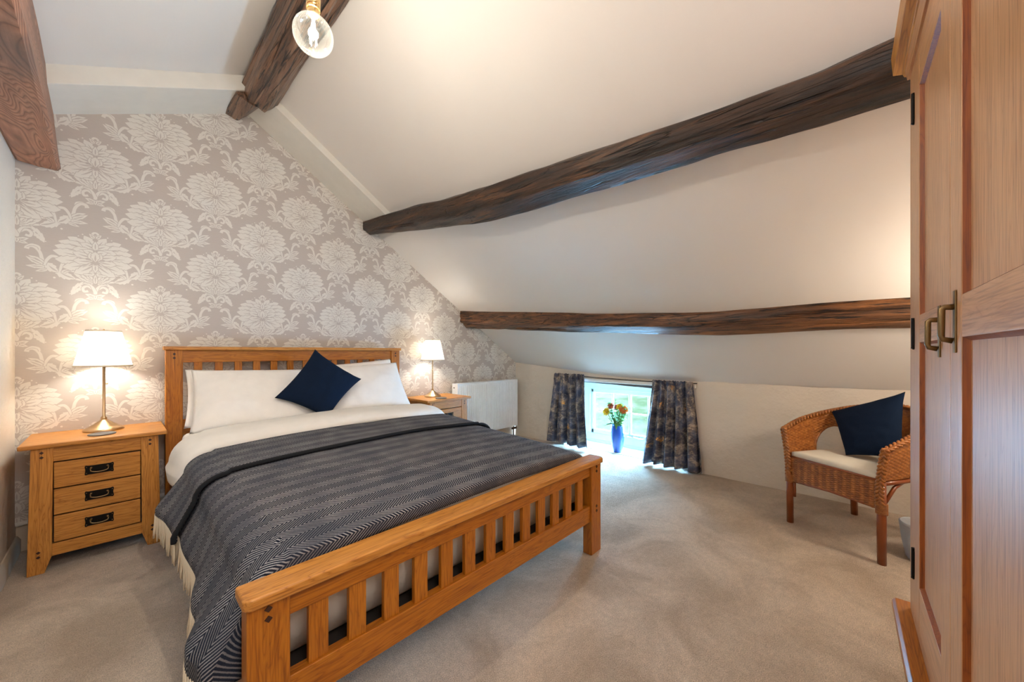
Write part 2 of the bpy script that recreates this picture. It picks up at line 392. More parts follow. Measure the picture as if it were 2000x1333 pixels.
def glass_mat(name, tint=(1, 1, 1, 1), rough=0.0, spec=0.12):
    m, nt, b = newmat(name); nt.nodes.remove(b)
    out = nt.nodes['Material Output']; tr = N(nt, 'ShaderNodeBsdfTransparent'); tr.inputs[0].default_value = tint
    gl = N(nt, 'ShaderNodeBsdfGlossy'); gl.inputs['Roughness'].default_value = 0.03
    lw = N(nt, 'ShaderNodeLayerWeight'); lw.inputs[0].default_value = 0.25
    f = math_(nt, 'MULTIPLY', lw.outputs['Fresnel'], spec * 6, clamp=True)
    mx = N(nt, 'ShaderNodeMixShader'); L(nt, f, mx.inputs[0]); L(nt, tr.outputs[0], mx.inputs[1]); L(nt, gl.outputs[0], mx.inputs[2])
    L(nt, mx.outputs[0], out.inputs[0]); return m
PANE = glass_mat('window_glass', (0.93, 1.0, 0.97, 1), spec=0.05)
def bulb_mat():
    m, nt, b = newmat('bulb_glass'); nt.nodes.remove(b); out = nt.nodes['Material Output']
    tr = N(nt, 'ShaderNodeBsdfTransparent'); tr.inputs[0].default_value = (0.97, 0.97, 0.95, 1)
    gl = N(nt, 'ShaderNodeBsdfGlossy'); gl.inputs['Roughness'].default_value = 0.05
    tl = N(nt, 'ShaderNodeBsdfTranslucent'); tl.inputs[0].default_value = (0.95, 0.95, 0.88, 1)
    lw = N(nt, 'ShaderNodeLayerWeight'); lw.inputs[0].default_value = 0.35
    co = objco(nt); sp = ramp(nt, noise_(nt, co, 260, 3, 0.7), [(0.56, (0.05, 0.05, 0.05, 1)), (0.66, (0.5, 0.5, 0.5, 1))])
    d = math_(nt, 'ADD', math_(nt, 'MULTIPLY', lw.outputs['Facing'], 0.008), 0.001)
    d2 = math_(nt, 'ADD', d, math_(nt, 'MULTIPLY', sp, 0.004), clamp=True)
    m1 = N(nt, 'ShaderNodeMixShader'); L(nt, d2, m1.inputs[0]); L(nt, tr.outputs[0], m1.inputs[1]); L(nt, tl.outputs[0], m1.inputs[2])
    m2 = N(nt, 'ShaderNodeMixShader'); L(nt, math_(nt, 'MULTIPLY', lw.outputs['Fresnel'], 0.5), m2.inputs[0]); L(nt, m1.outputs[0], m2.inputs[1]); L(nt, gl.outputs[0], m2.inputs[2])
    L(nt, m2.outputs[0], out.inputs[0]); return m
BULBG = bulb_mat()
def emit(name, col, s):
    m, nt, b = newmat(name); b.inputs['Emission Color'].default_value = col; b.inputs['Emission Strength'].default_value = s
    b.inputs['Base Color'].default_value = (0.8, 0.8, 0.8, 1); return m
FILAM = emit('hot_filament', (1.0, 0.93, 0.78, 1), 60.0)
SMALLB = emit('lamp_bulb_glow', (1.0, 0.93, 0.83, 1), 100.0)
def shade_mat():
    m, nt, b = newmat('pleated_shade'); out = nt.nodes['Material Output']
    b.inputs['Base Color'].default_value = (0.9, 0.87, 0.8, 1); b.inputs['Roughness'].default_value = 0.9
    tl = N(nt, 'ShaderNodeBsdfTranslucent'); tl.inputs[0].default_value = (0.45, 0.42, 0.37, 1)
    b.inputs['Emission Color'].default_value = (1.0, 0.93, 0.80, 1); b.inputs['Emission Strength'].default_value = 0.35
    mx = N(nt, 'ShaderNodeMixShader'); mx.inputs[0].default_value = 0.42
    L(nt, b.outputs[0], mx.inputs[1]); L(nt, tl.outputs[0], mx.inputs[2]); L(nt, mx.outputs[0], out.inputs[0]); return m
SHADE = shade_mat()
def vase_mat():
    m, nt, b = newmat('blue_glazed_glass'); co = objco(nt)
    n = noise_(nt, mapping(nt, co, (40, 40, 4)), 1, 4)
    c = mixc(nt, n, (0.004, 0.03, 0.22, 1), (0.02, 0.12, 0.55, 1)); L(nt, c, b.inputs['Base Color'])
    b.inputs['Roughness'].default_value = 0.08; b.inputs['Coat Weight'].default_value = 0.8; return m
VASE = vase_mat()
def leafm(name, c0, c1):
    m, nt, b = newmat(name); co = objco(nt); n = noise_(nt, co, 40, 3)
    L(nt, mixc(nt, n, c0, c1), b.inputs['Base Color']); b.inputs['Roughness'].default_value = 0.8; b.inputs['Specular IOR Level'].default_value = 0.15; return m
LEAF1 = leafm('deep_leaf', (0.03, 0.10, 0.03, 1), (0.10, 0.24, 0.08, 1))
LEAF2 = leafm('fresh_leaf', (0.06, 0.18, 0.03, 1), (0.18, 0.34, 0.08, 1))
ORANGE = leafm('orange_petal', (0.75, 0.13, 0.03, 1), (0.95, 0.32, 0.06, 1))
CORAL = leafm('coral_petal', (0.75, 0.12, 0.07, 1), (0.9, 0.28, 0.15, 1))
YELLOW = leafm('yellow_petal', (0.85, 0.50, 0.02, 1), (0.95, 0.70, 0.06, 1))
PINK = leafm('pink_petal', (0.45, 0.10, 0.2, 1), (0.65, 0.22, 0.32, 1))
def grass_mat():
    m, nt, b = newmat('lawn'); co = objco(nt)
    c = ramp(nt, noise_(nt, co, 1.2, 6, 0.7), [(0.35, (0.034, 0.034, 0.016, 1)), (0.5, (0.055, 0.047, 0.027, 1)), (0.68, (0.085, 0.065, 0.042, 1))])
    L(nt, c, b.inputs['Base Color']); b.inputs['Roughness'].default_value = 0.9; b.inputs['Specular IOR Level'].default_value = 0.0; return m
GRASS = grass_mat()

# damask print: one repeat drawn into a coverage map with polygons, tiled across the wall
TX, TZ = 0.568, 0.568
def damask_image():
    n = 1024; A = np.zeros((n, n), np.float32); s = n / TX
    yy, xx = np.mgrid[0:n, 0:n].astype(np.float32)
    def fill(poly, val):
        poly = np.array(poly) * s
        x0, y0 = np.floor(poly.min(0)).astype(int) - 2; x1, y1 = np.ceil(poly.max(0)).astype(int) + 2
        X, Y = np.meshgrid(np.arange(x0, x1) + 0.5, np.arange(y0, y1) + 0.5)
        ins = np.zeros(X.shape, bool); m = len(poly)
        for i in range(m):
            xa, ya = poly[i]; xb, yb = poly[(i + 1) % m]
            if ya == yb: continue
            c = ((ya > Y) != (yb > Y)) & (X < (xb - xa) * (Y - ya) / (yb - ya) + xa); ins ^= c
        iy = np.arange(y0, y1) % n; ix = np.arange(x0, x1) % n
        sub = A[np.ix_(iy, ix)]; sub[ins] = val; A[np.ix_(iy, ix)] = sub
    def leafpoly(x, y, ang, ln, w, lobes=3, curl=0.0, grow=0.0, tip=0.6):
        a = math.radians(ang); P = []; Q = []
        K = 26
        for i in range(K + 1):
            t = i / K; th = a + curl * t * t
            cx = x + ln * t * math.cos(a + curl * t * 0.6); cy = y + ln * t * math.sin(a + curl * t * 0.6)
            ww = w * (math.sin(PI * min(1, t ** tip)) ** 0.8 if 0 < t < 1 else 0)
            saw = 1 - 0.30 * ((t * lobes) % 1.0) * (0 if lobes == 0 else 1)
            ww = ww * saw + grow
            nx, ny = -math.sin(th), math.cos(th)
            P.append((cx + nx * ww, cy + ny * ww)); Q.append((cx - nx * ww, cy - ny * ww))
        return P + Q[::-1]
    def strokepoly(pts, ws, grow=0.0):
        pts = np.array(pts, float); K = 30; tt = np.linspace(0, 1, K); idx = np.linspace(0, 1, len(pts))
        # smooth by Catmull-like interpolation
        C = np.array([_cr(pts, t) for t in tt]); W = np.interp(tt, np.linspace(0, 1, len(ws)), ws) + grow
        d = np.gradient(C, axis=0); d /= np.linalg.norm(d, axis=1)[:, None] + 1e-9; nn = np.stack([-d[:, 1], d[:, 0]], 1)
        return [tuple(p) for p in C + nn * W[:, None]] + [tuple(p) for p in (C - nn * W[:, None])[::-1]]
    def _cr(p, t):
        m = len(p) - 1; f = t * m; i = min(int(f), m - 1); u = f - i
        p0 = p[max(i - 1, 0)]; p1 = p[i]; p2 = p[i + 1]; p3 = p[min(i + 2, m)]
        return 0.5 * ((2 * p1) + (-p0 + p2) * u + (2 * p0 - 5 * p1 + 4 * p2 - p3) * u * u + (-p0 + 3 * p1 - 3 * p2 + p3) * u ** 3)
    def sym(f, cx, cy):
        for sg in (1, -1):
            f(lambda poly: [(cx + sg * p[0], cy + p[1]) for p in poly])
    def dot(x, y, r): return [(x + r * math.cos(k * PI / 6), y + r * math.sin(k * PI / 6)) for k in range(12)]
    G = 0.0030
    def motif(cx, cy):
        def leaf(T, *a, vein=True, **k):
            fill(T(leafpoly(*a, grow=G, **k)), 0); fill(T(leafpoly(*a, **k)), 1)
            if vein:
                x, y, ang, ln, w = a[:5]; cu = k.get('curl', 0)
                pts = [(x + ln * t * math.cos(math.radians(ang) + cu * t * .6), y + ln * t * math.sin(math.radians(ang) + cu * t * .6)) for t in (.08, .3, .5, .72)]
                fill(T(strokepoly(pts, [.0012, .0042 * min(1, w / .02), .003, .0003])), 0.12)
        def stroke(T, pts, ws): fill(T(strokepoly(pts, ws, G * .8)), 0); fill(T(strokepoly(pts, ws)), 1)
        # branches from the node below the blossom
        def br(T):
            stroke(T, [(.0, -.158), (.05, -.152), (.10, -.140), (.15, -.115), (.185, -.09), (.198, -.055), (.206, -.015), (.225, .012), (.246, .012), (.252, -.004)], [.005, .005, .006, .007, .007, .007, .0065, .007, .008, .009])
            leaf(T, .075, -.146, 12, .092, .026, lobes=5, curl=.55, tip=1.1)
            leaf(T, .140, -.116, 30, .066, .024, lobes=3, curl=.5, tip=1.1)
            leaf(T, .125, -.120, 112, .058, .011, lobes=2, curl=1.6)
            stroke(T, [(.135, -.11), (.128, -.075), (.118, -.055), (.10, -.054), (.097, -.066)], [.004, .006, .007, .007, .006])
            stroke(T, [(.19, -.085), (.182, -.055), (.165, -.030), (.145, -.032), (.145, -.044)], [.004, .006, .007, .007, .006])
            leaf(T, .196, -.075, 52, .062, .013, lobes=2, curl=-.5)
            leaf(T, .196, -.082, 22, .070, .012, lobes=2, curl=.3)
            leaf(T, .19, -.095, -4, .066, .012, lobes=2, curl=.1)
            leaf(T, .180, -.108, -20, .045, .008, lobes=0)
            leaf(T, .008, -.166, -6, .115, .022, lobes=6, curl=-1.05, tip=1.0)
            stroke(T, [(.004, -.206), (.03, -.184), (.048, -.196), (.044, -.216), (.028, -.212)], [.004, .006, .006, .006, .006])
            stroke(T, [(.0, -.215), (.010, -.19), (.022, -.174), (.050, -.168)], [.008, .006, .004, .002])
            for (x, y, r) in ((.058, -.188, .005), (.070, -.204, .004), (.030, -.232, .004), (.082, -.222, .0035), (.155, -.150, .005), (.225, -.045, .004), (.098, -.235, .003)): fill(T(dot(x, y, r)), 1)
            for k, (an, ln) in enumerate(((14, .090), (30, .092), (48, .088), (66, .08))): leaf(T, .004, -.154 + .004 * k, an, ln, .016, lobes=4, curl=.35)
            leaf(T, .004, -.112, 14, .095, .016, lobes=4, curl=-.3)
            leaf(T, .006, -.098, 34, .070, .013, lobes=3, curl=-.3)
            leaf(T, 0, -.246, 22, .044, .012, lobes=2); leaf(T, 0, -.248, -16, .04, .010, lobes=2)
            stroke(T, [(.03, -.275), (.05, -.262), (.072, -.268), (.078, -.285)], [.003, .005, .005, .003])
        sym(br, cx, cy)
        for T in (lambda poly: [(cx + p[0], cy + p[1]) for p in poly],):
            leaf(T, 0, -.165, 90, .055, .010, lobes=3); leaf(T, 0, -.236, -90, .024, .008, lobes=0)
            fill(T(dot(0, -.222, .008)), 1)
        # blossom petals, back to front
        def pet(T):
            for (x, y, an, ln, w, lb, cu) in (
                (.0, .03, 72, .095, .022, 3, -.3), (.015, .03, 50, .112, .024, 4, -.45), (.02, .02, 33, .128, .026, 4, -.4),
                (.02, .005, 16, .138, .027, 5, -.1), (.02, -.01, 2, .142, .028, 5, .12), (.02, -.03, -13, .134, .028, 5, .22),
                (.015, -.045, -32, .118, .027, 4, .35), (.005, -.05, -56, .10, .023, 4, .5),
                (.0, .035, 48, .066, .018, 3, -.6), (.01, .02, 22, .078, .019, 3, -.5), (.01, -.01, 4, .08, .019, 3, .3), (.01, -.03, -22, .076, .019, 3, .5),
                (.0, .0, 60, .056, .016, 2, -.9), (.0, -.03, 38, .052, .014, 2, .9)):
                leaf(T, x, y, an, ln, w, lobes=lb, curl=cu, tip=1.35)
        sym(pet, cx, cy)
        T = lambda poly: [(cx + p[0], cy + p[1]) for p in poly]
        leaf(T, 0, -.035, 90, .060, .020, lobes=3, tip=1.2); leaf(T, 0, .038, 90, .05, .014, lobes=2)
        leaf(T, 0, -.055, -90, .045, .014, lobes=2)
        fill(T(dot(0, .128, .0175 + G)), 0); fill(T(dot(0, .128, .0165)), 1); fill(T(dot(0, .128, .0065)), 0)
        def ft(T): leaf(T, .004, .105, 50, .032, .008, lobes=0); fill(T(dot(.050, .120, .0035)), 1); fill(T(dot(.066, .107, .003)), 1)
        sym(ft, cx, cy)
    for c in ((0, 0), (TX / 2, TZ / 2)): motif(*c)
    for _ in range(1):
        A = (A + np.roll(A, 1, 0) + np.roll(A, -1, 0) + np.roll(A, 1, 1) + np.roll(A, -1, 1)) / 5
    img = bpy.data.images.new('damask_repeat', n, n, alpha=False); img.colorspace_settings.name = 'Non-Color'
    px = np.ones((n, n, 4), np.float32); px[..., 0] = px[..., 1] = px[..., 2] = A
    img.pixels.foreach_set(px.ravel()); img.update(); img.pack(); return img
def wallpaper_mat():
    m, nt, b = newmat('damask_wallpaper'); co = objco(nt)
    v = mapping(nt, co, (1 / TX, 0, 1 / TZ)); s = N(nt, 'ShaderNodeSeparateXYZ'); L(nt, v, s.inputs[0]); cb = N(nt, 'ShaderNodeCombineXYZ')
    L(nt, math_(nt, 'ADD', s.outputs[0], 0.095 / TX), cb.inputs[0]); L(nt, math_(nt, 'ADD', s.outputs[2], 3 - 1.672 / TZ), cb.inputs[1])
    im = N(nt, 'ShaderNodeTexImage', image=damask_image(), extension='REPEAT'); L(nt, cb.outputs[0], im.inputs[0])
    fb = noise_(nt, mapping(nt, co, (40, 1, 900)), 1, 2)
    bgc = mixc(nt, fb, (0.45, 0.395, 0.355, 1), (0.51, 0.455, 0.415, 1))
    c = mixc(nt, im.outputs['Color'], bgc, (0.68, 0.645, 0.59, 1)); L(nt, c, b.inputs['Base Color'])
    b.inputs['Roughness'].default_value = 0.6; return m
PAPER = wallpaper_mat()

# ------------------------------------------------------------------ the room shell
G = 3.34            # wallpapered gable wall
XL, XR, YB = -0.385, 3.62, -0.80
KR, MR = 3.305, 0.6487
KL, ML = 2.569, 0.47
def warp(X, Y):
    d = interp(Y, [-1, -0.24, 1.14, 1.9, 2.65, 3.34], [-.12, -.12, -.135, -.125, -.06, 0])
    t = max(0.0, min(1.0, (X - 2.95) / (XR - 2.95))); return d * t * t
def zc(X, Y, raised=True):
    up = 0.0
    if X < 0.655:
        z = KL + ML * X; up = 0.10 if raised else 0
        zr = KR - MR * X
        if raised: z += 0.10; z = min(z, zr + 0.06)
        return min(z, zr + (0.06 if raised else 0))
    z = KR - MR * X + warp(X, Y)
    if raised: z += 0.06 * max(0, min(1, (interp(Y, [-.1, .46, 1.6, 2.6, 3.34], [1.88, 1.87, 1.82, 1.70, 1.61]) - X) / 0.03))
    return z
def ceiling_mesh(xs, ys, raised):
    mb = MB(); mb.grid([[(x, y, zc(x, y, raised)) for x in xs] for y in ys]); return mb
xs = sorted(set([XL - 0.02, -0.2, 0, .2, .4, .55, .62, .655, .7, .8, 1.0, 1.2, 1.4] + [1.5 + .02 * i for i in range(21)] + [2.0, 2.4, 2.8, 2.95] + [2.95 + 0.055 * i for i in range(1, 13)] + [XR + 0.02]))
ys = [YB - 0.02 + (G + 0.09 - YB) * i / 56 for i in range(57)]
o = ceiling_mesh(xs, ys, True).build('ceiling', CEIL, smooth=True, sharp=20); tag(o, 'off-white sloping plaster ceiling between the old beams', kind='structure')
mo = o.modifiers.new('t', 'SOLIDIFY'); mo.thickness = 0.05; mo.offset = 1

# dropped boxed strips along the gable, either side of the ridge
def strip(x0, x1, d, name, lab):
    mb = MB(); Y0 = 2.985; n = 14; P = []
    for i in range(n + 1):
        x = x0 + (x1 - x0) * i / n; P.append((x, zc(x, 3.2, False)))
    poly = P + [(p[0], p[1] + d + 0.05) for p in P[::-1]]
    mb.prism(poly, 'y', Y0, G + 0.005)
    return tag(mb.build(name, TRIMW, bevel=0.004), lab, kind='structure')
strip(-0.36, 0.64, 0.10, 'trim_1', 'white boxed strip across the left slope against the papered gable')
strip(0.66, 1.74, 0.06, 'trim_2', 'white boxed strip down the right slope against the papered gable')

# gable wall, papered
def gable():
    mb = MB(); xs_ = [XL - .02, -0.2, 0, .2, .4, .64, .655, .8, 1, 1.4, 1.8, 2.2, 2.6, 3.0, 3.3, 3.5, XR + .05]
    top = [(x, zc(x, G, False) + 0.11) for x in xs_]
    poly = [(XL - .02, 0.155)] + [(XR + .05, 0.155)] + top[::-1]
    mb.prism(poly, 'y', G, G + 0.12); return mb.build('wall_back', PAPER)
tag(gable(), 'gable wall papered in taupe damask with pale flower medallions', kind='structure')
# lower bare strip with a lumpy lip of paper
mb = MB(); mb.box(XL - .02, XR + .05, G + 0.025, G + 0.12, -0.02, 0.155)
tag(mb.build('baseboard_back', SKIRT), 'cream painted low board under the gable wallpaper', kind='structure')
pts = [(XL + (XR - XL) * i / 120, G + 0.004 + .004 * math.sin(i * 1.7), 0.158 + 0.006 * noise.noise(Vector((i * .35, 0, 0)))) for i in range(121)]
tag(MB().tube(pts, [0.014 + 0.005 * noise.noise(Vector((i * .5, 3, 0))) for i in range(121)], 8).build('trim_3', WHITE_PAINT, smooth=True), 'lumpy white painted lip at the foot of the wallpaper', kind='structure')

# left wall and its skirting
mb = MB(); mb.box(XL - .12, XL, YB, G + .11, -0.02, 2.42)
tag(mb.build('wall_left', WALLP), 'pale cream plaster side wall left of the bedside chest', kind='structure')
mb = MB(); mb.prism([(XL, 0), (XL + .018, 0), (XL + .018, .070), (XL + .006, .092), (XL, .092)], 'y', YB, G + .02)
tag(mb.build('baseboard_left', SKIRT, bevel=.002), 'cream painted skirting along the left wall', kind='structure')

# right wall (window wall) with the low opening, rough plaster
OY0, OY1, OZ = 1.22, 2.56, 0.775
def lump(y, z): return 0.016 * noise.noise(Vector((y * 1.4, z * 2.0, 3.1))) + 0.007 * noise.noise(Vector((y * 6, z * 6, 1)))
def wall_right():
    mb = MB(); ys_ = sorted(set([YB + (G - YB) * i / 60 for i in range(61)] + [OY0, OY1])); zs_ = sorted(set([-.02 + i * 0.05 for i in range(22)] + [OZ, 0.0]))
    idx = {}
    for y in ys_:
        for z in zs_:
            zz = z
            if z > 0.99: zz = 1.03
            idx[(y, z)] = len(mb.v); e = 0 if (OY0 - .02 <= y <= OY1 + .02 and z <= OZ + .02) else lump(y, z)
            mb.v.append((XR + e - 0.02 * max(0, 0.10 - z) * 2, y, zz))
    for i in range(len(ys_) - 1):
        for j in range(len(zs_) - 1):
            y0, y1, z0, z1 = ys_[i], ys_[i + 1], zs_[j], zs_[j + 1]
            if y0 >= OY0 - 1e-6 and y1 <= OY1 + 1e-6 and z1 <= OZ + 1e-6 and z0 >= -1e-6 - .03: continue
            mb.f.append((idx[(y0, z0)], idx[(y1, z0)], idx[(y1, z1)], idx[(y0, z1)]))
    # reveals
    for (a, b_) in (((OY0, -.02), (OY0, OZ)), ((OY1, -.02), (OY1, OZ))):
        mb.add([(XR, a[0], a[1]), (XR, b_[0], b_[1]), (4.05, b_[0], b_[1]), (4.05, a[0], a[1])], [(0, 1, 2, 3)])
    mb.add([(XR, OY0, OZ), (XR, OY1, OZ), (4.05, OY1, OZ), (4.05, OY0, OZ)], [(0, 1, 2, 3)])
    # outside skin round the opening
    mb.box(4.06, 4.10, YB, OY0, -0.05, 1.1); mb.box(4.06, 4.10, OY1, G + .1, -0.05, 1.1); mb.box(4.06, 4.10, OY0, OY1, OZ, 1.1)
    return mb.build('wall_right', WALLP, smooth=True, sharp=40)
tag(wall_right(), 'low cream lumpy plaster wall around the little window', kind='structure')
mb = MB(); mb.box(XL - .12, XR + .5, YB - .1, YB, -0.02, 3.1)
tag(mb.build('wall_front', WALLP), 'cream plaster wall behind the wardrobe', kind='structure')
# floor
mb = MB(); nx, ny = 60, 60
mb.grid([[(XL - .05 + (3.73 - XL) * i / nx, YB - .05 + (G + .15 - YB) * j / ny, 0.0) for i in range(nx + 1)] for j in range(ny + 1)])
tag(mb.build('floor', CARPET), 'beige cut pile carpet covering the floor', kind='structure')

# window: sill board, upstand, head board, casement
S = 4.0 / 3.85
mb = MB(); mb.box(3.675, 3.99, OY0, OY1, -0.03, 0.006)
tag(mb.build('trim_4', WHITE_PAINT, bevel=.003), 'white painted board on the floor of the window recess', kind='structure')
wz0, wz1, wy1, wy0 = 0.110, 0.648, 2.425, 1.40
win = bpy.data.objects.new('window_1', None); COL.objects.link(win); win.location = (4.0, 1.9, 0.0)
tag(win, 'small white cottage casement window with glazing bars', kind='structure')
X0 = 0.0
def wl(y): return y - 1.9
mb = MB(); mb.prism([(-0.035, 0.0), (-0.035, 0.028), (-0.02, 0.04), (-0.02, 0.05), (-0.005, 0.11), (0.04, 0.11), (0.04, 0.0)], 'y', wl(OY0), wl(OY1))
# prism y-axis: poly points are (x, z)
mb.build('sill_upstand', WINP, win, bevel=.003)
mb = MB(); mb.box(-.02, .05, wl(wy1 - .005), wl(OY1), .11, OZ); mb.box(-.02, .05, wl(OY0), wl(wy0 + .005), .11, OZ); mb.box(-.02, .05, wl(wy0), wl(wy1), wz1, OZ)
mb.build('outer_frame', WINP, win, bevel=.004)
mb = MB(); fw_ = 0.042
mb.box(-.012, .035, wl(wy1 - fw_), wl(wy1 - .006), wz0 + .002, wz1 - .002); mb.box(-.012, .035, wl(wy0 + .006), wl(wy0 + fw_), wz0 + .002, wz1 - .002)
mb.box(-.012, .035, wl(wy0 + .01), wl(wy1 - .01), wz0 + .002, wz0 + .048); mb.box(-.012, .035, wl(wy0 + .01), wl(wy1 - .01), wz1 - fw_, wz1 - .002)
mb.build('casement_frame', WINP, win, bevel=.004)
mb = MB()
mb.box(-.030, -.012, wl(wy1 - .004), wl(wy1 + .012), wz0 - .004, wz1 + .012); mb.box(-.030, -.012, wl(wy0), wl(wy1), wz1 - .002, wz1 + .012)
mb.build('frame_bead', WINP, win, bevel=.003)
ga, gb = wy0 + fw_, wy1 - fw_; cols = [ga, 1.707, 1.922, 2.137, gb + 0.0]
zmid = 0.394
for k, yc in enumerate((1.707, 1.922, 2.137)):
    w = 0.016 if k == 1 else 0.009
    MB().box(-.004, .02, wl(yc - w), wl(yc + w), wz0 + .046, wz1 - .04).build('mullion', WINP, win, bevel=.003)
for k in range(4):
    MB().box(-.002, .018, wl(cols[k] + .008), wl(cols[k + 1] - .008), zmid - .007, zmid + .007).build('glazing_bar', WINP, win, bevel=.002)
    for (za, zb) in ((wz0 + .046, zmid - .006), (zmid + .006, wz1 - .04)):
        MB().box(.006, .009, wl(cols[k] + .004), wl(cols[k + 1] - .004), za, zb).build('pane', PANE, win)
mb = MB(); mb.box(-.024, -.012, wl(1.80), wl(1.93), .128, .140)
mb.tube([(-.02, wl(1.86), .134), (-.045, wl(1.855), .142), (-.05, wl(1.82), .138), (-.046, wl(1.77), .132), (-.05, wl(1.74), .136)], [.006, .006, .005, .005, .007], 8)
mb.tube([(-.02, wl(1.90), .134), (-.038, wl(1.90), .134), (-.04, wl(1.93), .134)], .005, 8)
tag(mb.build('window_stay', GOLD, win, smooth=True, sharp=40), 'brass casement stay on the bottom rail')
# lintel, batten over the curtains
mb = MB(); n = 24; P = []
for i in range(n + 1):
    y = OY0 - .03 + (OY1 + .06 - OY0) * i / n
    P.append((y, interp(y, [1.2, 1.5, 2.6], [.732, .736, .766]) + .004 * noise.noise(Vector((y * 6, 0, 0)))))
poly = P + [(p[0], .785) for p in P[::-1]]; mb.prism(poly, 'x', 3.612, 3.70)
LINT = plain('grey_old_lintel', (0.085, 0.065, 0.055, 1), 0.7, bumps=(30, .5, .005))
lin = mb.build('window_lintel', LINT, bevel=.003); tag(lin, 'thin grey-brown old timber lintel over the window recess', 'lintel')
mb = MB(); mb.box(3.575, 3.606, 1.09, 2.64, .768, .800)
tag(mb.build('curtain_batten', WHITE_PAINT, bevel=.003), 'white painted batten carrying the two curtains', 'curtain rail')

tag(MB().tube([(3.588, 1.08, .812), (3.588, 1.6, .806), (3.588, 2.1, .815), (3.588, 2.66, .838)], .004, 8).build('gap_shade_strip', BLACK_METAL, smooth=True), 'thin dark strip standing in for the shaded gap above the white batten', 'shade strip')  # dark tube drawn in for the shaded gap over the batten
# outside lawn and hedge
mb = MB(); mb.grid([[(4.6 + 22 * i / 20, -14 + 34 * j / 20, -1.3 + 0.16 * (22 * i / 20) + .15 * noise.noise(Vector((i * .5, j * .5, 0)))) for i in range(21)] for j in range(21)])
tag(mb.build('lawn', GRASS, smooth=True), 'bright green grassy slope outside the window', 'grass', kind='stuff')

# ------------------------------------------------------------------ beams
def rough_beam(name, ctr, rad, y0, y1, mat, label, seed=0, lumpy=0.12, flat=None, seg=40, stp=0.02):
    mb = MB(); P = []
    n = int((y1 - y0) / stp)
    for i in range(n + 1):
        y = y0 + (y1 - y0) * i / n; cx, cz = ctr(y); r = rad(y); row = []
        for k in range(seg + 1):
            a = 2 * PI * (k % seg) / seg; ca, sa = math.cos(a), math.sin(a)
            q = 1 + lumpy * (noise.noise(Vector((ca * 1.1 + seed, y * 1.6, sa * 1.1))) + 0.5 * noise.noise(Vector((ca * 2.5 + seed, y * 4.5, sa * 2.5))) + .16 * noise.noise(Vector((ca * 7 + seed, y * 9, sa * 7))))
            # hewn facets: pull toward an irregular octagon
            f = math.cos(((a + .25 + seed) % (PI / 3)) - PI / 6); q *= (0.90 / f) if flat is None else 1
            g = noise.noise(Vector((ca * 6 + seed, y * .9, sa * 6 + 4)))
            if g > .30: q -= .12 * min(1, (g - .30) * 6)
            row.append((cx + r * q * ca, y + .01 * noise.noise(Vector((ca, sa, y0))), cz + r * q * sa))
        P.append(row)
    mb.grid([[p for p in row] for row in P])
    c = seg + 1
    mb.f.append(tuple(range(seg))); mb.f.append(tuple(n * c + k for k in range(seg - 1, -1, -1)))
    bm_ = mb.build(name, mat, smooth=True, sharp=50)
    return tag(bm_, label, 'beam')
p2y = [-.8, -.1, .11, .46, .93, 1.23, 1.61, 2.08, 2.64, 3.34]
p2x = [1.78, 1.78, 1.79, 1.781, 1.757, 1.731, 1.711, 1.677, 1.606, 1.55]; p2r = [.112, .112, .105, .10, .104, .112, .118, .116, .108, .066]
def c2(y):
    xa = interp(y, p2y, p2x); r = interp(y, p2y, p2r); return xa + .839 * r, KR - MR * xa - .545 * r
rough_beam('roof_beam', c2, lambda y: interp(y, p2y, p2r) * 1.03, YB, G - .004, BEAM, 'thick dark crooked roof purlin crossing the middle of the sloping ceiling', 1.3)
p3y = [-.8, -.19, .19, .75, 1.53, 2.62, 3.34]; p3x = [2.932, 2.932, 2.93, 2.948, 2.893, 2.778, 2.691]
def c3(y):
    xa = interp(y, p3y, p3x); r = .114; return xa + .839 * r, KR - MR * xa - .545 * r
rough_beam('roof_beam', c3, lambda y: interp(y, [-.8, 0, 1.5, 3.34], [.108, .108, .112, .124]), YB, G - .004, BEAM2, 'lowest reddish brown roof purlin running above the small window', 7.7, lumpy=.07)
def cr_(y): return interp(y, [-.8, 3.0], [.668, .665]), interp(y, [-.8, 3.0], [2.875, 2.865])
rough_beam('roof_beam', cr_, lambda y: interp(y, [-.8, 2.0, 2.99, 3.05], [.125, .115, .105, .09]), YB, 3.02, BEAMR, 'knotty varnished ridge beam at the apex behind the bare bulb', 3.1, lumpy=.10)
rough_beam('roof_beam', lambda y: (interp(y, [2.98, 3.34], [.615, .575]), interp(y, [2.98, 3.34], [2.86, 2.885])), lambda y: interp(y, [2.98, 3.34], [.098, .086]), 3.0, G - .002, BEAMR, 'short narrow end of the ridge beam let into the papered gable', 5.2, lumpy=.08)
# sawn beam at the left
mb = MB(); P = []
for i in range(61):
    y = YB + (G - .003 - YB) * i / 60; e = interp(y, [2.9, 3.34], [0, 1]) if y > 2.9 else 0
    w = .006 * noise.noise(Vector((y * 2, 0, 0))); w2 = .006 * noise.noise(Vector((y * 2, 5, 0)))
    xr = -.205 - .02 * max(0, (y - 2.1) / 1.24) + w
    P.append([(XL - .02, y, 2.60), (XL - .02, y, 2.17 + w2), (XL + .01, y, 2.142 + w2), (-.30, y, 2.133 + w2), (xr - .012, y, 2.133 + w2), (xr, y, 2.148 + w2), (xr - .012, y, 2.26), (xr - .024, y, 2.40), (xr - .035, y, 2.60), (XL - .02, y, 2.60)])
mb.grid(P); mb.f.append(tuple(range(9))); mb.f.append(tuple(60 * 10 + k for k in range(8, -1, -1)))
tag(mb.build('roof_beam', BEAML, sharp=25, smooth=True), 'broad sawn brown beam above the left wall with swirling grain', 'beam')

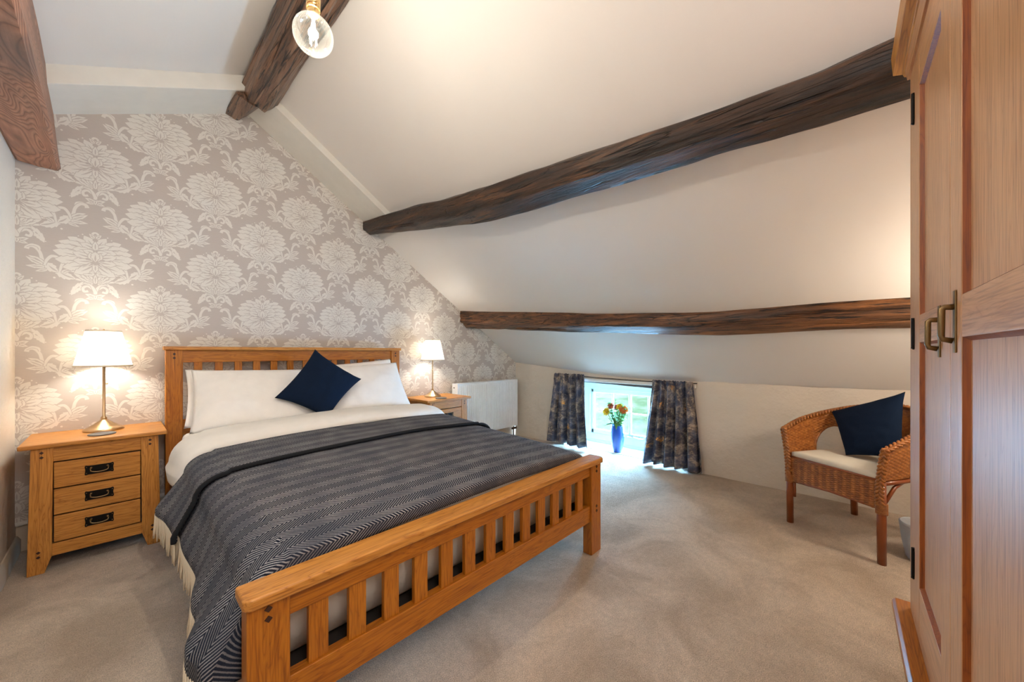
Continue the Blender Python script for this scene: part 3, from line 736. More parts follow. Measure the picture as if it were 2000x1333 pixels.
# ------------------------------------------------------------------ bed
bed = thing('bed', 'honey oak slatted double bed with a low footboard', 'bed', (1.02, 2.1, 0)); BX, BY = 1.02, 2.1
def bb(x0, x1, y0, y1, z0, z1): return MB().box(x0 - BX, x1 - BX, y0 - BY, y1 - BY, z0, z1)
def diamond(cx, cz, y, r=.0075, rz=.0085, t=.003):
    return [(cx - r - BX, cz), (cx - BX, cz - rz), (cx + r - BX, cz), (cx - BX, cz + rz)], y
def peg(par, cx, cz, y, r=.0085):
    mb = MB(); mb.prism([(cx - r - BX, cz), (cx - BX, cz - r), (cx + r - BX, cz), (cx - BX, cz + r)], 'y', y - .0025 - BY, y + .004 - BY); mb.build('peg', PEG, par)
for (x0, x1) in ((.207, .300), (1.745, 1.842)):
    p = bb(x0, x1, 1.055, 1.110, 0, .488).build('footboard_post', OAK['z'], bed, bevel=.004)
    c = (x0 + x1) / 2 + (-.002 if x0 < 1 else .002)
    for z in (.471, .446, .255, .230): peg(p, c, z, 1.055)
MB().prism([(.212 - BX, 1.040 - BY), (1.839 - BX, 1.040 - BY), (1.853 - BX, 1.054 - BY), (1.853 - BX, 1.134 - BY), (.198 - BX, 1.134 - BY), (.198 - BX, 1.054 - BY)], 'z', .486, .515).build('footboard_cap', PALE['x'], bed, bevel=.006)
bb(.298, 1.747, 1.068, 1.098, .424, .488).build('footboard_top_rail', OAK['x'], bed, bevel=.002)
bb(.298, 1.747, 1.066, 1.100, .178, .266).build('footboard_bottom_rail', OAK['x'], bed, bevel=.003)
for k in range(13):
    c = .374 + (1.664 - .374) * k / 12
    bb(c - .0255, c + .0255, 1.074, 1.092, .262, .428).build('footboard_slat', OAK['z'], bed, bevel=.002)
for (x0, x1) in ((.202, .286), (1.744, 1.828)):
    p = bb(x0, x1, 3.187, 3.242, 0, 1.112).build('headboard_post', OAK['z'], bed, bevel=.004)
    c = (x0 + x1) / 2
    for z in (1.085, 1.060): peg(p, c, z, 3.187)
bb(.192, 1.838, 3.172, 3.255, 1.110, 1.134).build('headboard_cap', PALE['x'], bed, bevel=.004)
bb(.284, 1.746, 3.197, 3.230, 1.030, 1.112).build('headboard_top_rail', OAK['x'], bed, bevel=.002)
bb(.284, 1.746, 3.197, 3.230, .56, .66).build('headboard_bottom_rail', OAK['x'], bed, bevel=.002)
for k in range(13):
    c = .363 + .1094 * k
    bb(c - .0215, c + .0215, 3.204, 3.224, .655, 1.034).build('headboard_slat', OAK['z'], bed, bevel=.002)
for x0 in (.222, 1.795):
    bb(x0, x0 + .028, 1.108, 3.190, .205, .345).build('side_rail', OAK['y'], bed, bevel=.003)
mb = MB()
for k in range(14): mb.box(.25 - BX, 1.795 - BX, 1.14 + k * .145 - BY, 1.21 + k * .145 - BY, .205, .228)
tag(mb.build('base_slats', DARKGAP, bed), 'dark slatted base', kind=None)

# mattress and bedding
mat_ = thing('mattress', 'white mattress lying inside the oak bed frame', 'mattress', (1.02, 2.15, .23))
mb = MB(); mb.prism([(-.975, 0), (1.015, 0), (1.015, .352), (.3, .340), (-.975, .262)], 'x', -.745, .745); mb.build('mattress_body', LINEN, mat_, bevel=.04, seg=4)

def topz(y): return interp(y, [1.08, 1.16, 1.35, 2.0, 2.5, 3.2], [.512, .524, .540, .572, .598, .60])
def crown(x): return .030 * (1 - min(1, abs((x - 1.02) / .80)) ** 2.5)
def bed_profile(y, s, off, w, flare=0.0, r=.085):
    """point on a drape: s = signed arclength from the bed's centre line"""
    sg = -1 if s < 0 else 1; a = abs(s); flat = w - r; arc = r * PI / 2; zt = topz(y) + off
    if a <= flat: x = a; z = zt + crown(1.02 + sg * a)
    elif a <= flat + arc:
        t = (a - flat) / r; x = flat + (r + off) * math.sin(t); z = zt - r + (r) * math.cos(t)
    else:
        d = a - flat - arc; x = w + off + flare * min(1.0, d / .12); z = zt - r - d
    return 1.02 + sg * x, z
def flareL(y, d):
    base = interp(y, [1.05, 1.12, 1.22, 1.32, 1.5, 1.75, 1.95, 2.1, 2.25, 2.4], [.075, .100, .112, .095, .062, .055, .058, .085, .095, .08])
    t = min(1, d / .12); return base * t + .010 * t * math.sin(y * 21 + 2 * math.sin(y * 5))
def drape(y0, y1, sl, sr, off, w, ny, ns, wr=.004, seed=0., tuck=None, hem=None):
    P = []; U = []
    for j in range(ny + 1):
        y = y0 + (y1 - y0) * j / ny; row = []; ur = []
        hl = sl + (hem(y) if hem else 0)
        for i in range(ns + 1):
            s = -hl + (hl + sr) * i / ns
            x, z = bed_profile(y, s, off, w)
            fl = w - .085 + .085 * PI / 2
            d = abs(s) - fl
            if d > 0:
                if s < 0: x -= flareL(y, d) * .92
                else: x += .012 * min(1, d / .1)
            e = wr * (noise.noise(Vector((x * 3 + seed, y * 3, z * 3))) + .5 * noise.noise(Vector((x * 9 + seed, y * 7, z * 8))))
            if abs(s) < fl: z += e
            else: x += e
            row.append((x, y, z)); ur.append((s, y))
        P.append(row); U.append(ur)
    return P, U
# duvet, white
W = 0.785
dv = thing('duvet', 'white cotton duvet with its top edge folded over below the pillows', 'duvet', (0, 0, 0))
P, U = drape(1.190, 2.72, W + .07, W + .09, .0, W, 60, 120, wr=.006, seed=4)
# foot end tucked down behind the footboard
end = []
for d, yo in ((.02, -.018), (.06, -.026), (.14, -.028), (.30, -.026)):
    end.append([(min(max(p[0], .262), 1.79), 1.190 + yo * 1.0, max(.262, p[2] - d) if p[2] > .3 else p[2]) for p in P[0]])
P = end[::-1] + P
mb = MB(); mb.grid(P); o = mb.build('duvet_body', LINEN, dv, smooth=True)
m_ = o.modifiers.new('s', 'SOLIDIFY'); m_.thickness = .014; m_.offset = -1
# fold: puffy band lying across
P = []
for j in range(25):
    t = j / 24
    row = []
    for i in range(121):
        s = -(W + .115) + (2 * W + .21) * i / 120
        yy = 2.405 + .36 * t + .03 * math.sin(s * 2.2 + .6) + .008 * math.sin(s * 11)
        x, z = bed_profile(yy, s, 0.0, W)
        puff = .060 * (max(0, 1 - abs(2 * t - 1) ** 2.6)) ** .5 * (1 + .15 * noise.noise(Vector((s * 3, t * 2, 0))))
        puff *= interp(abs(s), [0, W, W + .14], [1, 1, .75])
        fl = W - .085
        if abs(s) <= fl: z += puff + .004
        else:
            tt = min(1, (abs(s) - fl) / (.085 * PI / 2)); sg = -1 if s < 0 else 1
            z += (puff + .004) * math.cos(tt * PI / 2) ; x += sg * (puff + .004) * math.sin(tt * PI / 2)
            if s < 0 and abs(s) > W + .05: x -= .012
        row.append((x, yy, z))
    P.append(row)
mb = MB(); mb.grid(P); o = mb.build('turned_down_fold', LINEN, dv, smooth=True)
m_ = o.modifiers.new('s', 'SOLIDIFY'); m_.thickness = .012; m_.offset = -1
# throw
th = thing('throw_blanket', 'dark herringbone wool throw with cream fringes over the bed', 'blanket', (0, 0, 0))
hemf = lambda y: interp(y, [1.08, 1.2, 1.35, 1.6, 1.95, 2.33], [.035, .028, .012, .004, -.006, .004])
SL = W + .190
P, U = drape(1.140, 2.30, SL, W + .17, .013, W, 110, 170, wr=.004, seed=9, hem=hemf)
Y0e = 1.142
ex = []; eu = []
for d, yo in ((.012, -.003), (.03, -.004), (.045, -.004)):
    ex.append([(p[0] if p[0] > .225 else p[0] + (.226 - p[0]) * d * 20, p[1] + yo, p[2] - d * (1 if .24 < p[0] < 1.8 else 0)) for p in P[0]]); eu.append([(u[0], u[1] - d) for u in U[0]])
P = ex[::-1] + P; U = eu[::-1] + U
mb = MB(); mb.grid(P, U); o = mb.build('throw_body', HERR, th, smooth=True)
m_ = o.modifiers.new('s', 'SOLIDIFY'); m_.thickness = .008; m_.offset = -1
def seam(s): return 1.945 + .018 * math.sin(s * 3.0 + 1.0) + .006 * math.sin(s * 9)
P = []; U = []
for j in range(31):
    t = j / 30; row = []; ur = []
    for i in range(171):
        s = -(SL + .004) + (SL + W + .17) * i / 170
        yy = seam(s) * (1 - t) + (2.325 + .012 * math.sin(s * 2.5)) * t
        x, z = bed_profile(yy, s, .026, W); fl = W - .085 + .085 * PI / 2; d = abs(s) - fl
        if d > 0: x += -flareL(yy, d) * .95 if s < 0 else .014 * min(1, d / .1)
        row.append((x, yy, z + .003 * noise.noise(Vector((x * 4, yy * 5, 2))))); ur.append((s, yy * 1.0 + .01))
    P.append(row); U.append(ur)
mb = MB(); mb.grid(P, U); o = mb.build('turned_back_edge', HERR, th, smooth=True)
m_ = o.modifiers.new('s', 'SOLIDIFY'); m_.thickness = .009; m_.offset = -1
FOLD_L = [r[0] for r in P]
MB().tube([(p[0] - (.003 if p[0] < .24 else 0), p[1] - .008, p[2] + (.001 if p[0] > .24 else 0)) for p in P[0]], .0092, 8).build('black_binding', WOOLK, th, smooth=True)
# fringes
def fringe(path, seed):
    random.seed(seed); mb = MB()
    L_ = [0]; pv = [Vector(p) for p in path]
    for a, b_ in zip(pv, pv[1:]): L_.append(L_[-1] + (b_ - a).length)
    n = int(L_[-1] / .0105); 
    for k in range(n):
        d = L_[-1] * (k + .5) / n; i = max(0, min(len(L_) - 2, int(np.searchsorted(L_, d)) - 1)); t = (d - L_[i]) / max(1e-6, L_[i + 1] - L_[i]); p = pv[i].lerp(pv[i + 1], t)
        ln = random.uniform(.082, .105); dx = random.uniform(-.006, .004); dy = random.uniform(-.008, .008)
        mb.tube([p + Vector((0, 0, .004)), p + Vector((dx * .3, dy * .3, -ln * .35)), p + Vector((dx, dy, -ln * .7)), p + Vector((dx * 1.4, dy * .6, -ln))], [.0020, .0032, .0030, .0022], 5)
    return mb
body = [o for o in th.children if o.name.startswith('throw_body')][0]
ncol = 171
vs = body.data.vertices; hemL = [tuple(vs[r * ncol].co) for r in range(3, 114)]; hemR = [tuple(vs[r * ncol + ncol - 1].co) for r in range(3, 114)]
tag(fringe(hemL, 1).build('fringe', WOOLW, th, smooth=True), 'cream twisted wool fringe', kind='stuff')
tag(fringe(hemR, 2).build('fringe', WOOLW, th, smooth=True), 'cream twisted wool fringe', kind='stuff')
tag(fringe(FOLD_L, 3).build('fringe', WOOLW, th, smooth=True), 'cream twisted wool fringe', kind='stuff')

# pillows and cushions from four corners
def pillow(name, label, cat, TL, TR, BL, BR, thick, mat, group=None, n=36, pinch=.045, seed=0, wr=.006, piping=False):
    TL, TR, BL, BR = map(Vector, (TL, TR, BL, BR)); c0 = (TL + TR + BL + BR) / 4
    nm = ((TR - TL).cross(BL - TL)).normalized()
    mb = MB(); rows = {}
    for side in (1, -1):
        P = []
        for j in range(n + 1):
            v = j / n * 2 - 1; row = []
            for i in range(n + 1):
                u = i / n * 2 - 1
                uu = u * (1 - pinch * (1 - u * u) * 0 - pinch * (1 - v * v) * (abs(u) ** 3)); vv = v * (1 - pinch * (1 - u * u) * (abs(v) ** 3))
                p = TL.lerp(TR, (uu + 1) / 2).lerp(BL.lerp(BR, (uu + 1) / 2), (vv + 1) / 2)
                h = ((1 - abs(u) ** 2.4) * (1 - abs(v) ** 2.4)) ** .55
                wv = wr * (noise.noise(Vector((u * 2.2 + seed, v * 2.2, side * 3))) + .5 * noise.noise(Vector((u * 5 + seed, v * 4, side))))
                edge = (1 - h)
                wv2 = wr * .8 * math.sin(u * 17 + seed) * edge * h * 2 if abs(v) > .4 else wr * .8 * math.sin(v * 15 + seed) * edge * h * 2
                row.append(p - nm * side * (thick * h * (1 + 2 * wv) + (wv + wv2) * h) - c0)
            P.append(row)
        mb.grid(P)
    bm = bmesh.new(); me = mb.mesh(name, True); bm.from_mesh(me); bmesh.ops.remove_doubles(bm, verts=bm.verts, dist=.0008); bmesh.ops.recalc_face_normals(bm, faces=bm.faces)
    bm.to_mesh(me); bm.free(); me.polygons.foreach_set('use_smooth', [True] * len(me.polygons)); me.materials.append(mat)
    o = bpy.data.objects.new(name, me); COL.objects.link(o); o.location = c0
    return tag(o, label, cat, group)
GP = 'white pillows against the headboard'
pillow('pillow', 'white pillow at the left, behind the front left pillow', 'pillow', (.292, 3.150, .985), (1.00, 3.155, .965), (.272, 2.99, .632), (1.0, 2.99, .632), .045, PILLOWM, GP, seed=1)
pillow('pillow', 'white pillow at the right, behind the front right pillow', 'pillow', (1.03, 3.155, .985), (1.715, 3.155, 1.035), (1.03, 2.99, .632), (1.735, 2.99, .632), .045, PILLOWM, GP, seed=2)
pillow('pillow', 'front left white pillow, beside the tilted navy cushion', 'pillow', (.310, 3.03, .985), (1.01, 3.03, .965), (.275, 2.77, .632), (1.015, 2.77, .632), .075, PILLOWM, GP, seed=3)
pillow('pillow', 'front right white pillow, its upper corner raised near the headboard post', 'pillow', (1.02, 3.03, .975), (1.705, 3.03, 1.005), (1.025, 2.77, .632), (1.715, 2.80, .640), .075, PILLOWM, GP, seed=5)
pillow('cushion', 'navy square cushion stood on its corner against the bed pillows', 'cushion', (.985, 2.905, 1.118), (1.268, 2.77, .892), (.694, 2.77, .800), (.98, 2.66, .640), .068, NAVY, 'navy cushions', pinch=.10, seed=6, wr=.004)

# ------------------------------------------------------------------ bedside chests
def chest():
    r = thing('nightstand', 'x', 'nightstand', (0, 0, 0))     # local origin: centre of the footprint
    w, d, h = .527, .42, .644; x0 = -w / 2; y0 = -d / 2        # front at y0
    MB().box(x0, -x0, y0, -y0, .622, h).build('top', PALE['x'], r, bevel=.005)
    ft = y0 + .022
    for sg in (-1, 1):
        o_, i_ = .226 , .155
        # front leg: slightly splayed board with a cut foot
        poly = [(sg * (.226), .622), (sg * .155, .622), (sg * .160, .077), (sg * .183, .0), (sg * .238, .0)]
        lg = MB().prism(poly, 'y', ft, ft + .035).build('leg', PALE['z'], r, bevel=.003)
        for (px, pz) in ((.192, .598), (.192, .575), (.202, .108), (.202, .085)):
            rr = .0075; MB().prism([(sg * px - rr, pz), (sg * px, pz - rr), (sg * px + rr, pz), (sg * px, pz + rr)], 'y', ft - .002, ft + .004).build('peg', PEG, lg)
        MB().prism(poly, 'y', -y0 - .045, -y0 - .012).build('leg', PALE['z'], r, bevel=.003)
        MB().prism([(sg * .212, .622), (sg * .222, .622), (sg * .229, .10), (sg * .217, .10)], 'y', ft + .03, -y0 - .04).build('side_panel', PALE['y'], r)
    MB().box(-.156, .156, ft + .004, ft + .026, .548, .622).build('top_rail', PALE['x'], r, bevel=.0015)
    MB().box(-.160, .160, ft + .004, ft + .026, .075, .136).build('bottom_rail', PALE['x'], r, bevel=.0015)
    MB().box(-.215, .215, -y0 - .03, -y0 - .02, .10, .62).build('back_panel', PALE['x'], r)
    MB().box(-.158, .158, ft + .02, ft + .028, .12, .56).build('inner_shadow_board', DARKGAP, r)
    for (za, zb) in ((.413, .541), (.279, .406), (.143, .272)):
        dr = MB().box(-.1535, .1535, ft + .001, ft + .019, za, zb).build('drawer', PALE['x'], r, bevel=.002)
        zm = (za + zb) / 2 + .002
        pl = []
        W2, H2 = .052, .0255
        for (px, pz) in ((-W2, -H2 * .75), (-W2 * .94, -H2), (-W2 * .75, -H2 * .88), (W2 * .75, -H2 * .88), (W2 * .94, -H2), (W2, -H2 * .75), (W2 * .95, 0), (W2, H2 * .75), (W2 * .94, H2), (W2 * .75, H2 * .88), (-W2 * .75, H2 * .88), (-W2 * .94, H2), (-W2, H2 * .75), (-W2 * .95, 0)):
            pl.append((px, zm + pz))
        MB().prism(pl, 'y', ft - .0025, ft + .002).build('handle_plate', BLACK_METAL, dr)
        mb = MB(); pts = []
        for k in range(13):
            t = k / 12; a = PI * t; pts.append((-.036 * math.cos(a) * (1 if .15 < t < .85 else .9), ft - .016 - .004 * math.sin(a), zm + .008 - .019 * math.sin(a) ** .7))
        mb.tube(pts, .0030, 6)
        for sg in (-1, 1):
            mb.tube([(sg * .029, ft - .001, zm + .012), (sg * .029, ft - .017, zm + .012), (sg * .034, ft - .018, zm + .008)], [.005, .0045, .003], 8)
        for sg in (-1, 1):
            for sz in (-1, 1): mb.tube([(sg * .046, ft - .001, zm + sz * .016), (sg * .046, ft - .0045, zm + sz * .016)], .0028, 6)
        tag(mb.build('bail_handle', ANTIQUE, dr, smooth=True), 'dark brass drop handle')
    return r
n1 = chest(); n1.location = (-.3323 + .2635, 2.9259 + .21, 0)
n1['label'] = 'oak three-drawer bedside chest to the left of the bed, by the left wall'; n1['group'] = 'matching bedside chests'
n2 = copy_tree(n1); n2.location = (1.957 + .2635, 2.9144 + .21, 0)
n2['label'] = 'oak bedside chest to the right of the bed, beside the white radiator'

# ------------------------------------------------------------------ table lamps
def lamp():
    r = thing('table_lamp', 'x', 'lamp', (0, 0, 0))
    prof = [(.0, 0), (.082, 0), (.084, .004), (.083, .011), (.078, .016), (.066, .022), (.056, .027), (.053, .031), (.040, .039), (.036, .044), (.022, .054), (.013, .062), (.011, .066)]
    MB().lathe(prof, 40).build('base', BRASS, r, smooth=True, sharp=60)
    mb = MB().lathe([(.010, .060), (.013, .066), (.013, .074), (.009, .080), (.0065, .084), (.0065, .375), (.009, .380), (.009, .386), (.0045, .388)], 20)
    mb.build('stem', BRASS, r, smooth=True, sharp=60)
    MB().lathe([(.006, .386), (.016, .390), (.017, .425), (.013, .432)], 20).build('lamp_socket', GOLD, r, smooth=True, sharp=40)
    prof = [(.012, .430)] + [(.034 * math.sin(a) + .002, .474 - .040 * math.cos(a)) for a in np.linspace(.45, PI, 12)]
    MB().lathe(prof, 20).build('bulb', SMALLB, r, smooth=True)
    # pleated shade
    n = 240; z0, z1, r0, r1 = .372, .578, .117, .070
    P = []
    for j in range(9):
        t = j / 8; R_ = r0 + (r1 - r0) * t; row = []
        for k in range(n + 1):
            a = 2 * PI * k / n; rr = R_ + (.0016 if k % 2 else 0); row.append((rr * math.cos(a), rr * math.sin(a), z0 + (z1 - z0) * t))
        P.append(row)
    mb = MB(); mb.grid(P); mb.build('lamp_shade', SHADE, r)
    for (R_, z, h) in ((r0 + .0012, z0, .007), (r1 + .0012, z1 - .005, .006)):
        mb = MB().lathe([(R_ + .0015, z - .001), (R_ + .0012, z + h)], 60, cap=False); b_ = mb.build('shade_trim', WOOLW, r, smooth=True)
        m_ = b_.modifiers.new('s', 'SOLIDIFY'); m_.thickness = .002
    mb = MB()
    for k in range(3):
        a = k * 2 * PI / 3 + .3; mb.tube([(.008 * math.cos(a), .008 * math.sin(a), z1 - .012), (r1 * math.cos(a), r1 * math.sin(a), z1 - .004)], .0012, 5)
    mb.lathe([(.010, z1 - .016), (.010, z1 - .008)], 12); mb.lathe([(.0035, z1 - .01), (.006, z1 + .002), (.002, z1 + .01)], 10)
    mb.tube([(0, 0, .43), (.03, 0, .47), (.028, 0, .53), (0, 0, z1 - .014)], .001, 5); mb.tube([(0, 0, .43), (-.03, 0, .47), (-.028, 0, .53), (0, 0, z1 - .014)], .001, 5)
    mb.build('shade_ring', GOLD, r, smooth=True)
    pc = MB().tube([(.022, -.004, .41), (.022, -.004, .275)], .0009, 5)
    c = pc.build('pull_chain', BRASS, r)
    MB().lathe([(.001, -.006), (.005, -.003), (.0055, .001), (.002, .006)], 12, (.022, -.004, .272)).build('pull_knob', BRASS, c, smooth=True)
    return r
l1 = lamp(); l1.location = (-.058, 3.205, .644)
l1['label'] = 'lit brass table lamp on the left bedside chest'; l1['group'] = 'matching bedside lamps'
l1.rotation_euler = (0, 0, .75 - PI / 2)
l2 = copy_tree(l1); l2.location = (2.19, 3.17, .644); l2.rotation_euler = (0, .012, -2.2)
l2['label'] = 'lit brass table lamp on the right bedside chest, near the radiator'
def coaster(loc, label):
    mb = MB().lathe([(.052, 0), (.054, .002), (.054, .0055), (.052, .007)], 36); o = mb.build('coaster', SLATE, smooth=True, sharp=40); o.location = loc
    return tag(o, label, 'coaster', 'round slate coasters')
coaster((-.062, 3.045, .6441), 'round dark coaster in front of the left bedside lamp')
coaster((2.16, 2.985, .6441), 'round dark coaster in front of the right bedside lamp')

# ------------------------------------------------------------------ bare pendant bulb
BXp, BYp = .447, 1.334
pen = thing('pendant_light', 'lit bare globe bulb hanging on a brass holder below the ridge', 'light', (BXp, BYp, 2.16))
R_ = .0615
gl = [(R_ * math.sin(a) if a < 2.72 else max(.019, R_ * math.sin(a)), -R_ * math.cos(a)) for a in np.linspace(.0, 2.84, 32)] + [(.0185, .066), (.0185, .072)]
MB().lathe(gl, 48, cap=False).build('bulb_globe', BULBG, pen, smooth=True)
MB().lathe([(.0, .066), (.0165, .066), (.018, .072), (.018, .088), (.0, .088)], 24, cap=False).build('bulb_cap', GOLD, pen, smooth=True, sharp=40)
mb = MB(); mb.lathe([(.0195, .082), (.0215, .083), (.0215, .088), (.0195, .09), (.0215, .093), (.0215, .098), (.0195, .10), (.0215, .103), (.0215, .135), (.018, .142), (.008, .15), (.005, .16)], 28)
mb.build('lamp_holder', GOLD, pen, smooth=True, sharp=40)
MB().tube([(0, 0, .155), (0, 0, .62)], .0035, 8).build('flex', plain('gold_flex', (0.35, 0.22, 0.08, 1), .7), pen)
MB().lathe([(.0, .60), (.045, .60), (.05, .607), (.05, .622), (.0, .625)], 28).build('ceiling_rose', GOLD, pen, smooth=True, sharp=40)
mb = MB()
for k in range(4):
    a = k * PI / 2 + .4; ca, sa = math.cos(a), math.sin(a); mb.tube([(.006 * ca, .006 * sa, .035), (.014 * ca, .014 * sa, -.025)], .0011, 6)
mb.build('filament', FILAM, pen)
mb = MB(); mb.tube([(0, 0, .07), (0, 0, .04)], [.007, .004], 10); mb.tube([(0, 0, .04), (0, 0, -.02)], .0012, 6); mb.build('glass_stem', plain('stem_glass', (.8, .8, .75, 1), .1), pen, smooth=True)
light('pendant_glow', 'POINT', (BXp, BYp, 2.155), 20, (1.0, 0.93, 0.80), .018)

# ------------------------------------------------------------------ radiator
rad = thing('radiator', 'white ribbed panel radiator on the papered wall beyond the right bedside chest', 'radiator', (3.02, 3.245, .155))
x0, x1, h = -.484, .486, .592; yf = -.040; yb = .055
n = 33; P = []
prof = []
for k in range(n):
    a = x0 + .028 + (x1 - x0 - .056) * k / n; p_ = (x1 - x0 - .056) / n
    prof += [(a + p_ * .04, 0), (a + p_ * .16, -.008), (a + p_ * .72, -.008), (a + p_ * .84, 0)]
prof = [(x0 + .004, 0), (x0 + .02, 0)] + prof + [(x1 - .02, 0), (x1 - .004, 0)]
zs = [(.0, .000, .0), (.012, 0, 0), (.035, 0, 1), (h - .035, 0, 1), (h - .018, 0, 0), (h - .012, 0, 0)]
mb = MB(); mb.grid([[(px, yf + py * t + .004 * (0), z) for (px, py) in prof] for (z, _, t) in zs]); mb.build('front_panel', RADW, rad, smooth=True, sharp=50)
mb = MB(); mb.box(x0 + .006, x1 - .006, yb - .012, yb - .006, 0, h - .014); mb.build('rear_panel', RADW, rad)
for s_, xx in ((-1, x0), (1, x1)):
    MB().box(min(xx, xx - s_ * .004), max(xx, xx - s_ * .004), yf - .002, yb, .0, h).build('side_cover', RADW, rad, bevel=.0015)
mb = MB(); mb.box(x0 + .002, x1 - .002, yf - .003, yf + .012, h - .014, h); mb.box(x0 + .002, x1 - .002, yb - .012, yb, h - .014, h)
for k in range(60): a = x0 + .01 + (x1 - x0 - .02) * k / 60; mb.box(a, a + .006, yf + .01, yb - .01, h - .006, h - .001)
mb.build('top_grille', RADW, rad)
tag(MB().tube([(x0 - .001, .015, h - .045), (x0 - .010, .015, h - .045)], [.0085, .008], 12).build('bleed_cap', plain('grey_cap', (.25, .25, .25, 1), .4), rad, smooth=True), 'grey round bleed cap')
mb = MB(); mb.tube([(x1 - .03, .0, .0), (x1 - .03, .0, -.05), (x1 - .03, .0, -.153)], .0075, 10); mb.tube([(x1 - .06, 0, -.035), (x1 + .015, 0, -.035)], [.013, .016], 10)
MB().tube([(x0 + .04, 0, .0), (x0 + .04, 0, -.153)], .0075, 10).build('pipe', plain('pipe_paint', (.10, .055, .035, 1), .4, .5), rad, smooth=True)
tag(mb.build('valve_and_pipe', plain('brown_pipe', (.10, .055, .035, 1), .4, .5), rad, smooth=True), 'dark valve and pipes below the panel')

# ------------------------------------------------------------------ curtains
def curtain(label, yt0, yt1, yb0, yb1, zt, zb, seed, folds):
    r = thing('curtain', label, 'curtain', (3.545, (yt0 + yt1) / 2, zb)); ox, oy, oz = r.location
    nu, nv = 150, 60; P = []; U = []
    for j in range(nv + 1):
        t = j / nv; row = []; ur = []
        for i in range(nu + 1):
            u = i / nu
            ya = yt0 + (yt1 - yt0) * u; yb_ = yb0 + (yb1 - yb0) * (u + .02 * math.sin(u * 9 + seed)); e = t ** 1.15
            y = ya * (1 - e) + yb_ * e; ph = folds * 2 * PI * (u + .03 * math.sin(u * 8 + seed)) + .5 * math.sin(t * 3 + seed)
            amp = interp(t, [0, .06, .12, .5, 1], [.014, .018, .018, .036, .044])
            x = -amp * math.sin(ph) - .35 * amp * math.sin(ph * 2.1 + seed) - (.006 * t)
            if t < .12: x += .004 * math.sin(u * folds * 40)
            z = zt + (zb - zt) * t + .006 * math.sin(u * 14 + seed) * t + (.008 * abs(math.sin(u * folds * 9)) * max(0, 1 - t * 18))
            row.append((x, y + .008 * math.cos(ph) * t - oy, z - oz)); ur.append((u * .62, t * .78 + seed))
        P.append(row); U.append(ur)
    mb = MB(); mb.grid(P, U); o = mb.build('curtain_panel', CURT, r, smooth=True)
    m_ = o.modifiers.new('s', 'SOLIDIFY'); m_.thickness = .003; m_.offset = 0
    mb = MB(); mb.grid([[(p[0] - .0025, p[1], p[2]) for p in row] for row in P[:1] + [[(q[0] - .002, q[1], q[2]) for q in P[5]]]], [U[0], U[5]]); mb.build('heading_tape', CURT, r, smooth=True)
    return r
curtain('short blue and brown marbled curtain left of the window', 2.640, 2.225, 2.735, 2.165, .842, .035, 1.0, 4.2)
curtain('short blue and brown marbled curtain right of the window, nearer the chair', 1.475, 1.105, 1.560, 1.025, .822, .022, 4.2, 5.0)

# ------------------------------------------------------------------ vase and flowers
VX, VY = 3.735, 1.935
va = MB().lathe([(.0, .0), (.040, .0), (.047, .006), (.058, .05), (.068, .12), (.072, .19), (.070, .25), (.064, .292), (.060, .292), (.064, .25), (.06, .15), (.04, .03), (.0, .03)], 44, cap=False).build('vase', VASE, smooth=True, sharp=70)
va.location = (VX, VY, .0062); tag(va, 'tall cobalt blue glazed vase standing in the window recess', 'vase')
def leaf_blade(mb, base, d, ln, w, droop=.2, n=6, up=Vector((0, 0, 1))):
    base = Vector(base); d = Vector(d).normalized(); side = d.cross(up)
    side = side.normalized() if side.length > .05 else Vector((1, 0, 0)); P = []
    for i in range(n + 1):
        t = i / n; c = base + d * ln * t - Vector((0, 0, droop * ln * t * t)); ww = w * math.sin(PI * min(.98, t ** .8 + .02)) + .0006
        nn = side.cross(d).normalized(); P.append([c - side * ww + nn * ww * .3, c, c + side * ww + nn * ww * .3])
    mb.grid(P)
def flower(label, cat, head, mat, rad_, layers, npet, tilt, petw=.006, centre=None):
    head = Vector(head); r = thing('flower', label, cat, (VX, VY, .06), group='mixed flowers in the blue vase')
    o0 = Vector((VX, VY, .06)); h = head - o0
    neck = Vector((h.x * .30, h.y * .30, .24))
    MB().tube([(0, 0, 0), neck * .6, neck, h * .97], .0028, 6).build('stem', LEAF2, r, smooth=True)
    ax = Vector(tilt).normalized(); e1 = ax.cross(Vector((.3, .5, .1))).normalized(); e2 = ax.cross(e1); mb = MB()
    for l in range(layers):
        el = math.radians(8 + 62 * l / max(1, layers - 1)); ln = rad_ * (1 - .45 * l / layers)
        for k in range(npet):
            a = 2 * PI * (k + .5 * (l % 2)) / npet + random.uniform(-.08, .08); dr = (e1 * math.cos(a) + e2 * math.sin(a)) * math.cos(el) + ax * math.sin(el)
            leaf_blade(mb, h + dr * .004, dr, ln * random.uniform(.88, 1.08), petw, .0, 4, ax)
    p = mb.build('petals', mat, r, smooth=True); m_ = p.modifiers.new('s', 'SOLIDIFY'); m_.thickness = .0008; p['kind'] = 'stuff'
    if centre:
        MB().lathe([(.0, -.004), (.010, -.002), (.009, .004), (.0, .006)], 14, cap=False).build('flower_centre', centre, r, smooth=True).location = h + ax * .004
    return r
T = (-.8, -.5, .35)
flower('large orange bloom at the upper right of the bouquet', 'flower', (3.70, 1.85, .478), ORANGE, .050, 6, 18, (-.85, -.45, .25), .0075)
flower('yellow bloom turned left just behind the large orange one', 'flower', (3.725, 1.905, .500), YELLOW, .042, 5, 16, (-.7, .2, .6), .0065)
flower('coral bloom at the top left of the bouquet', 'flower', (3.71, 2.00, .500), CORAL, .038, 5, 16, (-.8, -.1, .5), .007)
